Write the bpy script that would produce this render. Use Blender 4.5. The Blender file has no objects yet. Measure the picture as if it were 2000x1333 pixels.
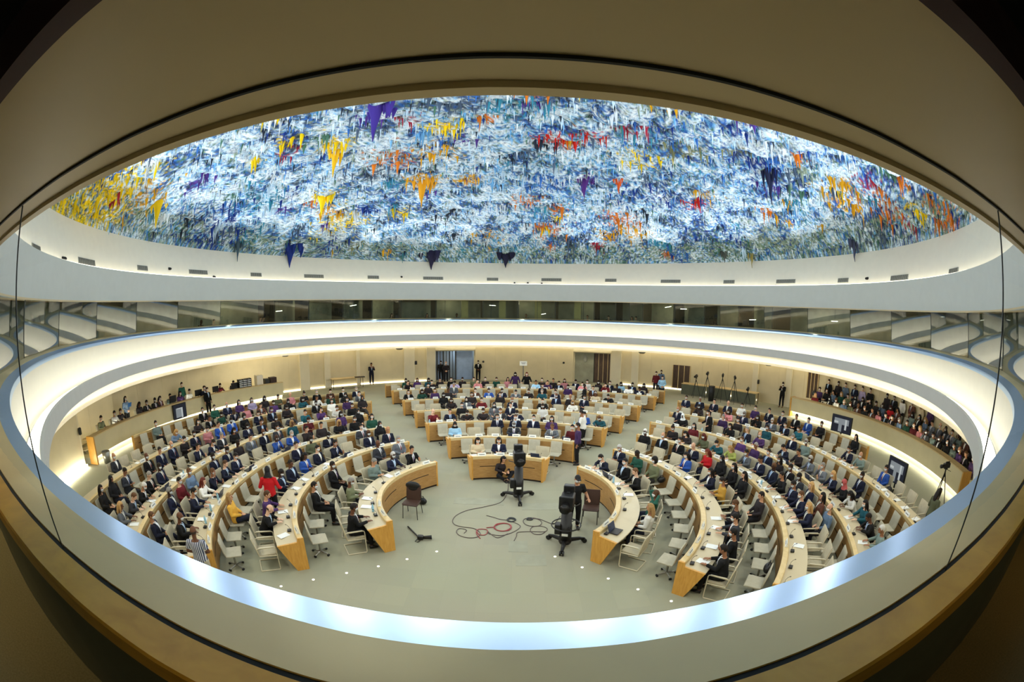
import bpy, bmesh, math, random
import numpy as np
from mathutils import Vector, Matrix, Euler

random.seed(7)
SC = bpy.context.scene
COL = SC.collection
PI = math.pi
rad = math.radians

# ------------------------------------------------------------------ camera model of the fisheye lens (2000 x 1333)
F, PITCH, ROLL, YAW, EYE = 881.156, .077, .012, .006, 6.2
HX, HY = -.063, 17.022           # centre of the round hall
OX, OY, AX = -.4, 12.0, 3.5      # centre and axis (degrees) of the desk arcs

_cp, _sp, _cr, _sr, _cy, _sy = math.cos(PITCH), math.sin(PITCH), math.cos(ROLL), math.sin(ROLL), math.cos(YAW), math.sin(YAW)
def _cam2w(X, Y, fw):
    x = _cr*X - _sr*Y; up = _sr*X + _cr*Y
    y = fw*_cp + up*_sp; z = -fw*_sp + up*_cp
    return Vector((_cy*x - _sy*y, _sy*x + _cy*y, z))
def ray(px, py):
    dx, dy = px-1000, 666.5-py
    r = math.hypot(dx, dy); ph = math.atan2(dy, dx); th = 2*math.asin(min(1, r/F/2))
    return _cam2w(math.sin(th)*math.cos(ph), math.sin(th)*math.sin(ph), math.cos(th))
def at_z(px, py, z):
    d = ray(px, py); t = (z-EYE)/d.z
    return Vector((d.x*t, d.y*t, z))
def at_r(px, py, R, c=(HX, HY)):
    d = ray(px, py); a = d.x**2+d.y**2; b = -2*(d.x*c[0]+d.y*c[1]); cc = c[0]**2+c[1]**2-R*R
    t = (-b+math.sqrt(max(0, b*b-4*a*cc)))/(2*a)
    return Vector((d.x*t, d.y*t, d.z*t+EYE))
def project(p):
    x, y, z = p[0], p[1], p[2]-EYE
    x, y = _cy*x+_sy*y, -_sy*x+_cy*y
    fw = y*_cp - z*_sp; up = y*_sp + z*_cp
    X = _cr*x + _sr*up; Y = -_sr*x + _cr*up
    th = math.atan2(math.hypot(X, Y), fw); rr = 2*F*math.sin(th/2); ph = math.atan2(Y, X)
    return 1000+rr*math.cos(ph), 666.5-rr*math.sin(ph)
def hp(R, az, z=0):              # hall polar, azimuth in degrees from straight ahead, clockwise
    return Vector((HX+R*math.sin(rad(az)), HY+R*math.cos(rad(az)), z))
def op(r, a, z=0):               # desk-arc polar
    return Vector((OX+r*math.sin(rad(a+AX)), OY+r*math.cos(rad(a+AX)), z))
def azof(p): return math.degrees(math.atan2(p[0]-HX, p[1]-HY))

# ------------------------------------------------------------------ materials
def lin(c):
    return tuple((v/255/12.92 if v/255 <= .04045 else ((v/255+.055)/1.055)**2.4) for v in c)+(1,)
def new_mat(name):
    m = bpy.data.materials.new(name); m.use_nodes = True
    nt = m.node_tree; b = nt.nodes.get('Principled BSDF')
    return m, nt, b
def setp(b, **k):
    for n, v in k.items():
        n = n.replace('_', ' ')
        if n in b.inputs: b.inputs[n].default_value = v
def mat(name, col, rough=.6, metal=0, vary=.08, scale=3, bump=0, bscale=40, spec=.4, stretch=None):
    m, nt, b = new_mat(name); N = nt.nodes; L = nt.links
    setp(b, Roughness=rough, Metallic=metal); b.inputs['Specular IOR Level'].default_value = spec
    c = lin(col) if max(col) > 1 else tuple(col)+(1,)
    geo = N.new('ShaderNodeNewGeometry'); mp = N.new('ShaderNodeMapping')
    L.new(geo.outputs['Position'], mp.inputs['Vector'])
    if stretch: mp.inputs['Scale'].default_value = stretch
    nz = N.new('ShaderNodeTexNoise'); nz.inputs['Scale'].default_value = scale; nz.inputs['Detail'].default_value = 4
    L.new(mp.outputs['Vector'], nz.inputs['Vector'])
    rp = N.new('ShaderNodeValToRGB'); rp.color_ramp.elements[0].position = .3; rp.color_ramp.elements[1].position = .7
    rp.color_ramp.elements[0].color = tuple(v*(1-vary) for v in c[:3])+(1,)
    rp.color_ramp.elements[1].color = tuple(min(1, v*(1+vary)) for v in c[:3])+(1,)
    L.new(nz.outputs['Fac'], rp.inputs['Fac']); L.new(rp.outputs['Color'], b.inputs['Base Color'])
    if bump:
        n2 = N.new('ShaderNodeTexNoise'); n2.inputs['Scale'].default_value = bscale
        L.new(geo.outputs['Position'], n2.inputs['Vector'])
        bp = N.new('ShaderNodeBump'); bp.inputs['Strength'].default_value = bump; bp.inputs['Distance'].default_value = .01
        L.new(n2.outputs['Fac'], bp.inputs['Height']); L.new(bp.outputs['Normal'], b.inputs['Normal'])
    return m
def emit(name, col, s):
    m = bpy.data.materials.new(name); m.use_nodes = True; nt = m.node_tree; nt.nodes.clear()
    e = nt.nodes.new('ShaderNodeEmission'); e.inputs['Color'].default_value = lin(col); e.inputs['Strength'].default_value = s
    o = nt.nodes.new('ShaderNodeOutputMaterial'); nt.links.new(e.outputs[0], o.inputs[0]); return m
def tint(name, rough, bump=0, bscale=60, vary=.12):
    m, nt, b = new_mat(name); N = nt.nodes; L = nt.links
    setp(b, Roughness=rough); b.inputs['Specular IOR Level'].default_value = .25
    oi = N.new('ShaderNodeObjectInfo'); tc = N.new('ShaderNodeTexCoord')
    nz = N.new('ShaderNodeTexNoise'); nz.inputs['Scale'].default_value = bscale
    L.new(tc.outputs['Object'], nz.inputs['Vector'])
    mr = N.new('ShaderNodeMapRange'); mr.inputs['To Min'].default_value = 1-vary; mr.inputs['To Max'].default_value = 1+vary
    L.new(nz.outputs['Fac'], mr.inputs['Value'])
    mx = N.new('ShaderNodeVectorMath'); mx.operation = 'SCALE'
    L.new(oi.outputs['Color'], mx.inputs[0]); L.new(mr.outputs['Result'], mx.inputs['Scale'])
    L.new(mx.outputs['Vector'], b.inputs['Base Color'])
    return m
def glass(name, refl, col=(235, 245, 240), power=5):
    m = bpy.data.materials.new(name); m.use_nodes = True; nt = m.node_tree; nt.nodes.clear(); N = nt.nodes; L = nt.links
    lw = N.new('ShaderNodeLayerWeight'); lw.inputs['Blend'].default_value = .5
    pw = N.new('ShaderNodeMath'); pw.operation = 'POWER'; pw.inputs[1].default_value = power
    L.new(lw.outputs['Facing'], pw.inputs[0])
    ml = N.new('ShaderNodeMath'); ml.operation = 'MULTIPLY_ADD'; ml.inputs[1].default_value = .96*min(1, refl); ml.inputs[2].default_value = .04*refl; ml.use_clamp = True
    L.new(pw.outputs[0], ml.inputs[0])
    t = N.new('ShaderNodeBsdfTransparent'); t.inputs['Color'].default_value = lin(col)
    g = N.new('ShaderNodeBsdfGlossy'); g.inputs['Roughness'].default_value = 0.0
    mx = N.new('ShaderNodeMixShader'); L.new(ml.outputs[0], mx.inputs[0]); L.new(t.outputs[0], mx.inputs[1]); L.new(g.outputs[0], mx.inputs[2])
    o = N.new('ShaderNodeOutputMaterial'); L.new(mx.outputs[0], o.inputs[0]); return m
def wood(name, c1, c2, rough=.4, sc=(1.2, 1.2, 14)):
    m, nt, b = new_mat(name); N = nt.nodes; L = nt.links
    setp(b, Roughness=rough); b.inputs['Specular IOR Level'].default_value = .4
    geo = N.new('ShaderNodeNewGeometry'); mp = N.new('ShaderNodeMapping'); mp.inputs['Scale'].default_value = sc
    L.new(geo.outputs['Position'], mp.inputs['Vector'])
    nz = N.new('ShaderNodeTexNoise'); nz.inputs['Scale'].default_value = 3; nz.inputs['Detail'].default_value = 6; nz.inputs['Distortion'].default_value = .6
    L.new(mp.outputs['Vector'], nz.inputs['Vector'])
    rp = N.new('ShaderNodeValToRGB'); rp.color_ramp.elements[0].position = .32; rp.color_ramp.elements[1].position = .68
    rp.color_ramp.elements[0].color = lin(c1); rp.color_ramp.elements[1].color = lin(c2)
    L.new(nz.outputs['Fac'], rp.inputs['Fac']); L.new(rp.outputs['Color'], b.inputs['Base Color'])
    return m

M = {}
M['cream'] = mat('cream_plaster', (240, 232, 210), .75, vary=.02)
M['cove'] = mat('cove_plaster', (226, 222, 205), .8, vary=.02)
M['fascia'] = mat('fascia_grey', (196, 200, 192), .7, vary=.02)
M['ledge'] = mat('ledge_grey', (196, 196, 190), .6, vary=.02)
M['soffit'] = mat('soffit_beige', (206, 196, 172), .7, vary=.03)
M['galceil'] = mat('gallery_ceiling', (208, 186, 142), .5, vary=.03)
M['darkceil'] = mat('dark_ceiling', (26, 22, 20), .8)
M['redtrim'] = mat('dark_red_trim', (58, 26, 20), .6)
M['stone'] = mat('stone_wall', (212, 198, 160), .65, vary=.05, scale=1.2)
M['stonelight'] = mat('pale_stone', (224, 214, 184), .65, vary=.04, scale=1.2)
M['podium'] = mat('podium_stone', (204, 192, 152), .6, vary=.05, scale=1.5)
M['parapet'] = mat('parapet_laminate', (220, 196, 140), .45, vary=.04, scale=2)
M['railwood'] = wood('rail_wood', (196, 146, 40), (216, 166, 54), .35, (2, 2, 10))
M['groove'] = mat('groove_rubber', (28, 30, 26), .7)
M['darkpanel'] = mat('dark_panel', (92, 94, 74), .6)
M['galfloor'] = mat('gallery_carpet', (120, 112, 80), .9, vary=.15, scale=60)
M['booth'] = mat('booth_wall', (150, 150, 128), .6, vary=.2, scale=1.5)
M['boothcol'] = mat('booth_column', (176, 162, 104), .6)
M['boothdark'] = mat('booth_dark', (52, 52, 46), .5)
M['seal'] = mat('glass_seal', (40, 48, 44), .4)
M['deskwood'] = wood('desk_front_wood', (156, 116, 64), (180, 138, 82), .4, (1.5, 1.5, 12))
M['endwood'] = wood('desk_end_wood', (196, 142, 60), (214, 162, 78), .38, (8, 8, 1.2))
M['lipwood'] = wood('desk_lip_wood', (198, 172, 118), (212, 188, 138), .4, (2, 2, 8))
M['desktop'] = mat('desk_top_laminate', (196, 182, 150), .45, vary=.03)
M['slot'] = mat('dark_slot', (38, 26, 16), .8)
M['chairfab'] = mat('beige_upholstery', (182, 172, 146), .85, vary=.06, scale=8)
M['chairfab2'] = mat('grey_beige_upholstery', (176, 170, 150), .85, vary=.06, scale=8)
M['chairframe'] = mat('cream_tube', (206, 196, 168), .35, spec=.5)
M['steel'] = mat('brushed_steel', (150, 150, 142), .35, metal=.8)
M['black'] = mat('black_plastic', (20, 20, 21), .45)
M['blackmetal'] = mat('black_metal', (26, 25, 24), .35, metal=.3)
M['brown'] = mat('brown_leather', (62, 40, 30), .55)
M['mask'] = mat('mask_cloth', (206, 210, 210), .8, vary=.02)
M['white'] = mat('white_card', (236, 236, 228), .7, vary=.02)
M['paper'] = mat('paper', (232, 234, 232), .8, vary=.03)
M['ink'] = mat('grey_ink', (120, 124, 126), .8)
M['blue'] = mat('blue_card', (70, 130, 200), .6)
M['doorglass'] = mat('door_glass', (150, 172, 204), .2, spec=.6)
M['slats'] = wood('dark_slat_wood', (62, 44, 30), (84, 62, 42), .5, (4, 4, 1))
M['vent'] = mat('vent_grille', (150, 150, 138), .6)
M['fabric'] = tint('cloth', .85)
M['skin'] = tint('skin', .55, vary=.05, bscale=20)
M['eye'] = mat('eye_dark', (24, 18, 16), .3)
M['hair'] = tint('hair', .6, vary=.25, bscale=90)
M['shoe'] = mat('shoe_leather', (22, 19, 18), .35)
M['glasspane'] = glass('gallery_glass', 1.6, (214, 226, 216), 1.7)
M['glassnear'] = glass('gallery_glass_clear', .55, (252, 254, 252))

def rim_mat():
    m, nt, b = new_mat('brushed_rim_metal')
    b.inputs['Base Color'].default_value = lin((176, 204, 236)); setp(b, Roughness=.29, Metallic=.85)
    b.inputs['Anisotropic'].default_value = .4
    return m
M['rim'] = rim_mat()
def floor_mat():
    m, nt, b = new_mat('carpet_tiles'); N = nt.nodes; L = nt.links
    setp(b, Roughness=.95); b.inputs['Specular IOR Level'].default_value = .1
    geo = N.new('ShaderNodeNewGeometry')
    br = N.new('ShaderNodeTexBrick'); br.offset = 0; br.inputs['Scale'].default_value = 1; br.inputs['Mortar Size'].default_value = .002
    br.inputs['Brick Width'].default_value = .75; br.inputs['Row Height'].default_value = .75; br.inputs['Bias'].default_value = -.3
    br.inputs['Color1'].default_value = lin((160, 158, 137)); br.inputs['Color2'].default_value = lin((154, 153, 134)); br.inputs['Mortar'].default_value = lin((151, 150, 131))
    L.new(geo.outputs['Position'], br.inputs['Vector'])
    nz = N.new('ShaderNodeTexNoise'); nz.inputs['Scale'].default_value = .35; nz.inputs['Detail'].default_value = 3
    L.new(geo.outputs['Position'], nz.inputs['Vector'])
    m3 = N.new('ShaderNodeMixRGB'); m3.blend_type = 'MULTIPLY'; m3.inputs['Fac'].default_value = .12
    L.new(br.outputs['Color'], m3.inputs['Color1']); L.new(nz.outputs['Color'], m3.inputs['Color2'])
    L.new(m3.outputs['Color'], b.inputs['Base Color'])
    return m
M['floor'] = floor_mat()
def dome_mat(name, attr):
    m, nt, b = new_mat(name); N = nt.nodes; L = nt.links
    setp(b, Roughness=.85); b.inputs['Specular IOR Level'].default_value = .15
    a = N.new('ShaderNodeVertexColor'); a.layer_name = 'Col'
    if attr:
        geo = N.new('ShaderNodeNewGeometry'); mp = N.new('ShaderNodeMapping'); mp.inputs['Scale'].default_value = (1, 1, 2.4)
        L.new(geo.outputs['Position'], mp.inputs['Vector'])
        nz = N.new('ShaderNodeTexNoise'); nz.inputs['Scale'].default_value = 5.5; nz.inputs['Detail'].default_value = 7; nz.inputs['Roughness'].default_value = .7
        L.new(mp.outputs['Vector'], nz.inputs['Vector'])
        rp = N.new('ShaderNodeValToRGB'); e = rp.color_ramp.elements
        e[0].position = .38; e[0].color = (.13, .22, .36, 1); e[1].position = .52; e[1].color = (1, 1, 1, 1)
        L.new(nz.outputs['Fac'], rp.inputs['Fac'])
        mx = N.new('ShaderNodeMixRGB'); mx.blend_type = 'MULTIPLY'; mx.inputs['Fac'].default_value = .85
        L.new(a.outputs['Color'], mx.inputs['Color1']); L.new(rp.outputs['Color'], mx.inputs['Color2'])
        L.new(mx.outputs['Color'], b.inputs['Base Color'])
    else:
        L.new(a.outputs['Color'], b.inputs['Base Color'])
    return m
M['dome'] = dome_mat('painted_dome', True)
M['stal'] = dome_mat('painted_drips', False)

# ------------------------------------------------------------------ object helpers
def link(o, parent=None):
    COL.objects.link(o)
    if parent is not None: o.parent = parent
    return o
def mesh_from(name, vs, fs, smooth=False):
    me = bpy.data.meshes.new(name); me.from_pydata([tuple(v) for v in vs], [], fs); me.update()
    if smooth:
        me.polygons.foreach_set('use_smooth', [True]*len(me.polygons))
    return me
def obj(name, me, m, parent=None, loc=None, rot=None):
    if m is not None and not me.materials: me.materials.append(m)
    o = bpy.data.objects.new(name, me); link(o, parent)
    if loc is not None: o.location = loc
    if rot is not None: o.rotation_euler = rot
    return o
def tag(o, label, cat, group=None, kind=None):
    o['label'] = label; o['category'] = cat
    if group: o['group'] = group
    if kind: o['kind'] = kind
    return o
def struct(o, label=None, cat=None):
    o['kind'] = 'structure'
    if label: o['label'] = label; o['category'] = cat
    return o
def empty(name, loc, rz=0):
    o = bpy.data.objects.new(name, None); link(o); o.location = loc; o.rotation_euler = (0, 0, rz); o.empty_display_size = .1
    return o

class MB:
    def __init__(s): s.v = []; s.f = []
    def add(s, vs, fs):
        b = len(s.v); s.v += [Vector(v) for v in vs]; s.f += [tuple(i+b for i in f) for f in fs]
    def box(s, c, d, rot=None, bev=0):
        hx, hy, hz = d[0]/2, d[1]/2, d[2]/2
        if bev:
            b = min(bev, hx*.9, hy*.9, hz*.9)
            vs = []; 
            for sx in (-1, 1):
                for sy in (-1, 1):
                    for sz in (-1, 1):
                        vs += [Vector((sx*(hx-b), sy*(hy-b), sz*hz)), Vector((sx*(hx-b), sy*hy, sz*(hz-b))), Vector((sx*hx, sy*(hy-b), sz*(hz-b)))]
            bm = bmesh.new()
            for v in vs: bm.verts.new(v)
            bmesh.ops.convex_hull(bm, input=bm.verts); bm.verts.index_update()
            vs = [v.co.copy() for v in bm.verts]; fs = [tuple(v.index for v in f.verts) for f in bm.faces]; bm.free()
        else:
            vs = [Vector((x*hx, y*hy, z*hz)) for x in (-1, 1) for y in (-1, 1) for z in (-1, 1)]
            fs = [(0, 1, 3, 2), (4, 6, 7, 5), (0, 4, 5, 1), (2, 3, 7, 6), (0, 2, 6, 4), (1, 5, 7, 3)]
        R = rot.to_matrix() if isinstance(rot, Euler) else (rot if rot is not None else Matrix.Identity(3))
        s.add([R @ v + Vector(c) for v in vs], fs)
    def tube(s, pts, r, n=8, cap=True, side=None):
        pts = [Vector(p) for p in pts]; m = len(pts)
        rs = r if isinstance(r, (list, tuple)) else [r]*m
        rs = [(q if isinstance(q, (list, tuple)) else (q, q)) for q in rs]
        rings = []; pu = None
        for i, p in enumerate(pts):
            t = (pts[min(i+1, m-1)]-pts[max(i-1, 0)]).normalized()
            if side is not None: u = Vector(side)
            elif pu is None: u = Vector((1, 0, 0)) if abs(t.x) < .9 else Vector((0, 1, 0))
            else: u = pu
            u = (u - t*u.dot(t)).normalized(); pu = u; w = t.cross(u)
            rings.append([p+u*rs[i][0]*math.cos(2*PI*k/n)+w*rs[i][1]*math.sin(2*PI*k/n) for k in range(n)])
        vs = [v for q in rings for v in q]; fs = []
        for i in range(m-1):
            for k in range(n):
                a = i*n+k; b = i*n+(k+1) % n
                fs.append((a, b, b+n, a+n))
        if cap: fs += [tuple(range(n))[::-1], tuple(range((m-1)*n, m*n))]
        s.add(vs, fs)
    def ell(s, c, r, n=12, m=8, rot=None):
        R = rot.to_matrix() if rot is not None else Matrix.Identity(3)
        vs = []; fs = []
        for j in range(1, m):
            th = PI*j/m
            for k in range(n):
                ph = 2*PI*k/n
                vs.append(R @ Vector((r[0]*math.sin(th)*math.cos(ph), r[1]*math.sin(th)*math.sin(ph), r[2]*math.cos(th)))+Vector(c))
        top = len(vs); vs += [R @ Vector((0, 0, r[2]))+Vector(c), R @ Vector((0, 0, -r[2]))+Vector(c)]
        for j in range(m-2):
            for k in range(n):
                a = j*n+k; b = j*n+(k+1) % n
                fs.append((a, a+n, b+n, b))
        for k in range(n):
            fs.append((top, k, (k+1) % n)); fs.append((top+1, (m-2)*n+(k+1) % n, (m-2)*n+k))
        s.add(vs, fs)
    def lathe(s, prof, n=24, c=(0, 0, 0)):
        vs = []; fs = []; m = len(prof)
        for r, z in prof:
            for k in range(n): vs.append(Vector((r*math.cos(2*PI*k/n), r*math.sin(2*PI*k/n), z))+Vector(c))
        for i in range(m-1):
            for k in range(n):
                a = i*n+k; b = i*n+(k+1) % n
                fs.append((a, b, b+n, a+n))
        fs += [tuple(range(n))[::-1], tuple(range((m-1)*n, m*n))]
        s.add(vs, fs)
    def me(s, name, smooth=False): return mesh_from(name, s.v, s.f, smooth)
    def build(s, name, m, parent=None, smooth=False, loc=None, rot=None): return obj(name, s.me(name, smooth), m, parent, loc, rot)

def sweep(name, sec, m, rf, a0, a1, n, closed=True, caps=True, pos=None, parent=None, smooth=False):
    """sec: (dr, z) section; rf(a): radius; pos(r, a, z): point."""
    pos = pos or op; vs = []; fs = []; k = len(sec)
    full = abs(abs(a1-a0)-360) < 1e-6; steps = n if full else n+1
    for i in range(steps):
        a = a0+(a1-a0)*i/n
        for dr, z in sec: vs.append(pos(rf(a)+dr, a, z))
    rng = k if closed else k-1
    for i in range(n):
        j = (i+1) % steps
        for q in range(rng):
            q2 = (q+1) % k
            fs.append((i*k+q, i*k+q2, j*k+q2, j*k+q))
    if caps and closed and not full:
        fs.append(tuple(range(k))); fs.append(tuple(range(n*k, n*k+k))[::-1])
    me = mesh_from(name, vs, fs)
    if smooth: shade(me)
    return obj(name, me, m, parent)
def shade(me, ang=35):
    me.polygons.foreach_set('use_smooth', [True]*len(me.polygons))
    try: me.set_sharp_from_angle(angle=rad(ang))
    except Exception: pass
def revolve(name, prof, m, a0=0, a1=360, n=180, closed=False, parent=None, smooth=True, caps=True):
    return sweep(name, prof, m, lambda a: 0, a0, a1, n, closed, caps, hp, parent, smooth)
# ================================================================== camera
cam = bpy.data.cameras.new('fisheye'); camo = bpy.data.objects.new('fisheye', cam); link(camo); SC.camera = camo
cam.type = 'PANO'; cam.sensor_width = 36; cam.sensor_height = 36*1333/2000; cam.sensor_fit = 'HORIZONTAL'
for tgt in (cam, getattr(cam, 'cycles', None)):
    try:
        tgt.panorama_type = 'FISHEYE_EQUISOLID'; tgt.fisheye_lens = F/2000*36; tgt.fisheye_fov = rad(200)
    except Exception: pass
_r, _u, _f = _cam2w(1, 0, 0), _cam2w(0, 1, 0), _cam2w(0, 0, 1)
camo.matrix_world = Matrix(((_r.x, _u.x, -_f.x, 0), (_r.y, _u.y, -_f.y, 0), (_r.z, _u.z, -_f.z, EYE), (0, 0, 0, 1)))
cam.clip_start = .02; cam.clip_end = 200

# ================================================================== the shell of the round hall
fl = struct(revolve('floor', [(.01, 0), (8, 0), (14, 0), (21.2, 0), (21.2, -.3), (.01, -.3)], M['floor'], closed=True, smooth=False))

# balcony: metal rim, coves, grey ledge
struct(revolve('trim_1', [(16.07, 5.262), (15.868, 5.203), (15.865, 5.195), (15.865, 5.1), (15.92, 5.1), (15.94, 5.15), (16.07, 5.20)], M['rim'], closed=True, n=360, smooth=True))
struct(revolve('wall_balcony', [(16.08, 5.20), (15.97, 5.1), (16.03, 4.7), (16.05, 4.4), (16.0, 4.15), (15.95, 4.02), (15.95, 3.82), (16.12, 3.72), (16.22, 3.58), (16.2, 3.4), (16.1, 3.28), (16.05, 3.2),
        (16.25, 3.2), (16.4, 3.4), (16.4, 5.2)], M['cove'], closed=True))
struct(revolve('trim_2', [(15.41, 4.19), (15.40, 3.77), (15.50, 3.75), (15.52, 3.80), (15.95, 3.84), (15.95, 4.0), (15.55, 4.05), (15.50, 4.19)], M['ledge'], closed=True, smooth=False))
lamp_up = revolve('cove_light', [(15.58, 4.085), (15.86, 4.06), (15.86, 4.05), (15.58, 4.06)], emit('cove_lamp_up', (255, 246, 228), 5.8), closed=True, smooth=False)
tag(lamp_up, 'warm white strip lamp lying on top of the grey balcony ledge', 'lamp')
lamp_dn = revolve('cove_light', [(15.60, 3.80), (15.74, 3.80), (15.74, 3.785), (15.60, 3.785)], emit('cove_lamp_down', (255, 246, 226), 15), closed=True, smooth=False)
tag(lamp_dn, 'warm white strip lamp under the grey balcony ledge', 'lamp')
# parapet top, groove, wooden rail, inner panel, gallery floor
struct(revolve('trim_3', [(16.07, 5.264), (16.322, 5.30), (16.322, 5.24), (16.07, 5.20)], M['parapet'], closed=True, n=240, smooth=False))
struct(revolve('trim_4', [(16.322, 5.292), (16.352, 5.292), (16.352, 5.24), (16.322, 5.24)], M['groove'], closed=True, n=240, smooth=False))
struct(revolve('trim_5', [(16.352, 5.303), (16.505, 5.312), (16.514, 5.302), (16.514, 5.23), (16.352, 5.23)], M['railwood'], closed=True, n=240, smooth=False))
struct(revolve('wall_parapet', [(16.34, 5.24), (16.49, 5.24), (16.42, 4.30), (16.34, 4.30)], M['darkpanel'], closed=True, n=180, smooth=False))
struct(revolve('floor_gallery', [(16.30, 4.30), (20.2, 4.30), (20.2, 4.0), (16.30, 4.0)], M['galfloor'], closed=True, smooth=False))
# soffit under the balcony
struct(revolve('ceiling_soffit', [(16.05, 3.2), (21.0, 3.2), (21.0, 3.32), (16.05, 3.32)], M['soffit'], closed=True, smooth=False))
# gallery ceiling, dark ceiling behind it, fascia and upper cove
struct(revolve('ceiling_gallery', [(16.25, 6.62), (16.79, 6.62), (16.79, 6.74), (16.25, 6.74)], M['galceil'], closed=True, n=240, smooth=False))
struct(revolve('trim_6', [(16.79, 6.60), (16.835, 6.60), (16.835, 6.9), (16.79, 6.9)], M['redtrim'], closed=True, n=240, smooth=False))
struct(revolve('ceiling_dark', [(16.835, 6.86), (20.2, 6.86), (20.2, 6.95), (16.835, 6.95)], M['darkceil'], closed=True, smooth=False))
struct(revolve('trim_8', [(16.366, 6.612), (16.374, 6.612), (16.374, 6.63), (16.366, 6.63)], M['groove'], closed=True, n=240, smooth=False))
struct(revolve('wall_fascia', [(16.25, 6.66), (16.19, 7.85), (16.47, 7.86), (16.5, 6.66)], M['fascia'], closed=True, n=240))
struct(revolve('trim_7', [(16.235, 6.605), (16.24, 6.66), (16.275, 6.66), (16.27, 6.605)], M['galceil'], closed=True, n=240, smooth=False))
struct(revolve('wall_upper_cove', [(16.46, 7.80), (16.52, 8.1), (16.62, 8.5), (16.78, 8.95), (17.02, 9.46), (17.5, 9.6), (17.4, 8.0), (16.6, 7.7)], M['cream'], closed=True, n=240))
struct(revolve('wall_gallery', [(19.3, 4.3), (19.3, 6.9), (19.45, 6.9), (19.45, 4.3)], M['booth'], closed=True, n=120, smooth=False))

tag(revolve('cove_light', [(16.28, 7.875), (16.38, 7.875), (16.38, 7.862), (16.28, 7.862)], emit('upper_cove_fill', (255, 246, 228), 4.5), closed=True, smooth=False), 'warm white strip added behind the grey upper fascia to brighten the upper cove', 'lamp')  # unseen glowing strip added to lighten the cream upper cove
# ventilation grilles and small ceiling cameras on the upper cove
def cove_r(z): return np.interp(z, [7.8, 8.1, 8.5, 8.95, 9.46], [16.46, 16.52, 16.62, 16.78, 17.02])
def on_cove(px, py):
    R = 16.55
    for _ in range(6):
        p = at_r(px, py, R); R = float(cove_r(p.z))
    return p
vents = [(70, 487, 30), (169, 512, 40), (278, 524, 24), (387, 532, 40), (500, 537, 25), (613, 540, 41), (729, 542, 21), (846, 544, 42), (962, 546, 25),
         (1077, 547, 42), (1193, 548, 25), (1310, 550, 42), (1424, 551, 26), (1535, 550, 40), (1647, 548, 20), (1757, 543, 40), (1863, 531, 22)]
for i, (px, py, w) in enumerate(vents):
    p = on_cove(px, py); q = on_cove(px+w, py); L = max(.35, min(1.7, (q-p).length)) if 150 < px < 1880 else 1.0
    L = 1.5 if w > 32 else .85
    az = azof(p); b = MB(); b.box((0, 0, 0), (L, .05, .24), bev=.01)
    n0 = len(b.f)
    for k in range(int(L/.08)): b.box((-L/2+.06+k*.08, -.028, 0), (.03, .012, .19))
    e = b.build('vent_grille', M['vent'], None, loc=hp(cove_r(p.z)-.012, az, p.z), rot=(rad(-14), 0, -rad(az))); e.data.materials.append(M['boothdark'])
    for f in e.data.polygons: f.material_index = 1 if f.index >= n0 else 0
    order = ['first', 'second', 'third', 'fourth', 'fifth', 'sixth', 'seventh', 'eighth', 'ninth', 'tenth', 'eleventh', 'twelfth', 'thirteenth', 'fourteenth', 'fifteenth', 'sixteenth', 'seventeenth'][i]
    tag(e, f'{"long" if w > 32 else "short"} grey ventilation grille below the painted dome, {order} counted from the left', 'vent', 'ventilation grilles round the upper cove')
for i, (px, py) in enumerate([(122, 505), (330, 525), (417, 541), (784, 541), (1005, 553), (1031, 553), (1058, 554), (1515, 559), (1695, 544)]):
    p = on_cove(px, py); az = azof(p)
    b = MB(); b.tube([(0, .05, 0), (0, -.12, -.02)], [.07, .06], 12); b.ell((0, -.13, -.02), (.05, .05, .05))
    e = b.build('ceiling_camera', M['black'], None, True, loc=hp(cove_r(p.z)-.02, az, p.z), rot=(0, 0, -rad(az)))
    tag(e, f'small black camera on the cream upper cove, {["first","second","third","fourth","fifth","sixth","seventh","eighth","ninth"][i]} from the left', 'camera', 'small cameras on the upper cove')

# ------------------------------------------------------------------ gallery glass: thirty panes all round
for i in range(30):
    a0 = 174-12*i-12; a1 = a0+12; mid = (a0+a1)/2
    near = abs(((mid+180) % 360)-0) < 13 or abs(((mid+180) % 360)-360) < 13
    vs = []; fs = []; n = 24 if near else 2
    for k in range(n+1):
        a = a0+(a1-a0)*k/n
        R = 16.337 if near else 16.337*math.cos(rad(6))/math.cos(rad(a-mid))
        vs += [hp(R, a, 5.285), hp(R+.03 if near else R-.085, a, 6.61)]
    for k in range(n):
        b = 2*k; fs.append((b, b+1, b+3, b+2))
    w = struct(obj(f'window_{i+1}', mesh_from('window', vs, fs, False), M['glassnear'] if near else M['glasspane']))
    b = MB(); b.tube([hp(16.337, a1, 5.285), hp(16.367 if near else 16.25, a1, 6.61)], .0035 if near else .012, 6)
    b.build('glass_joint', M['seal'], w)

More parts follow.
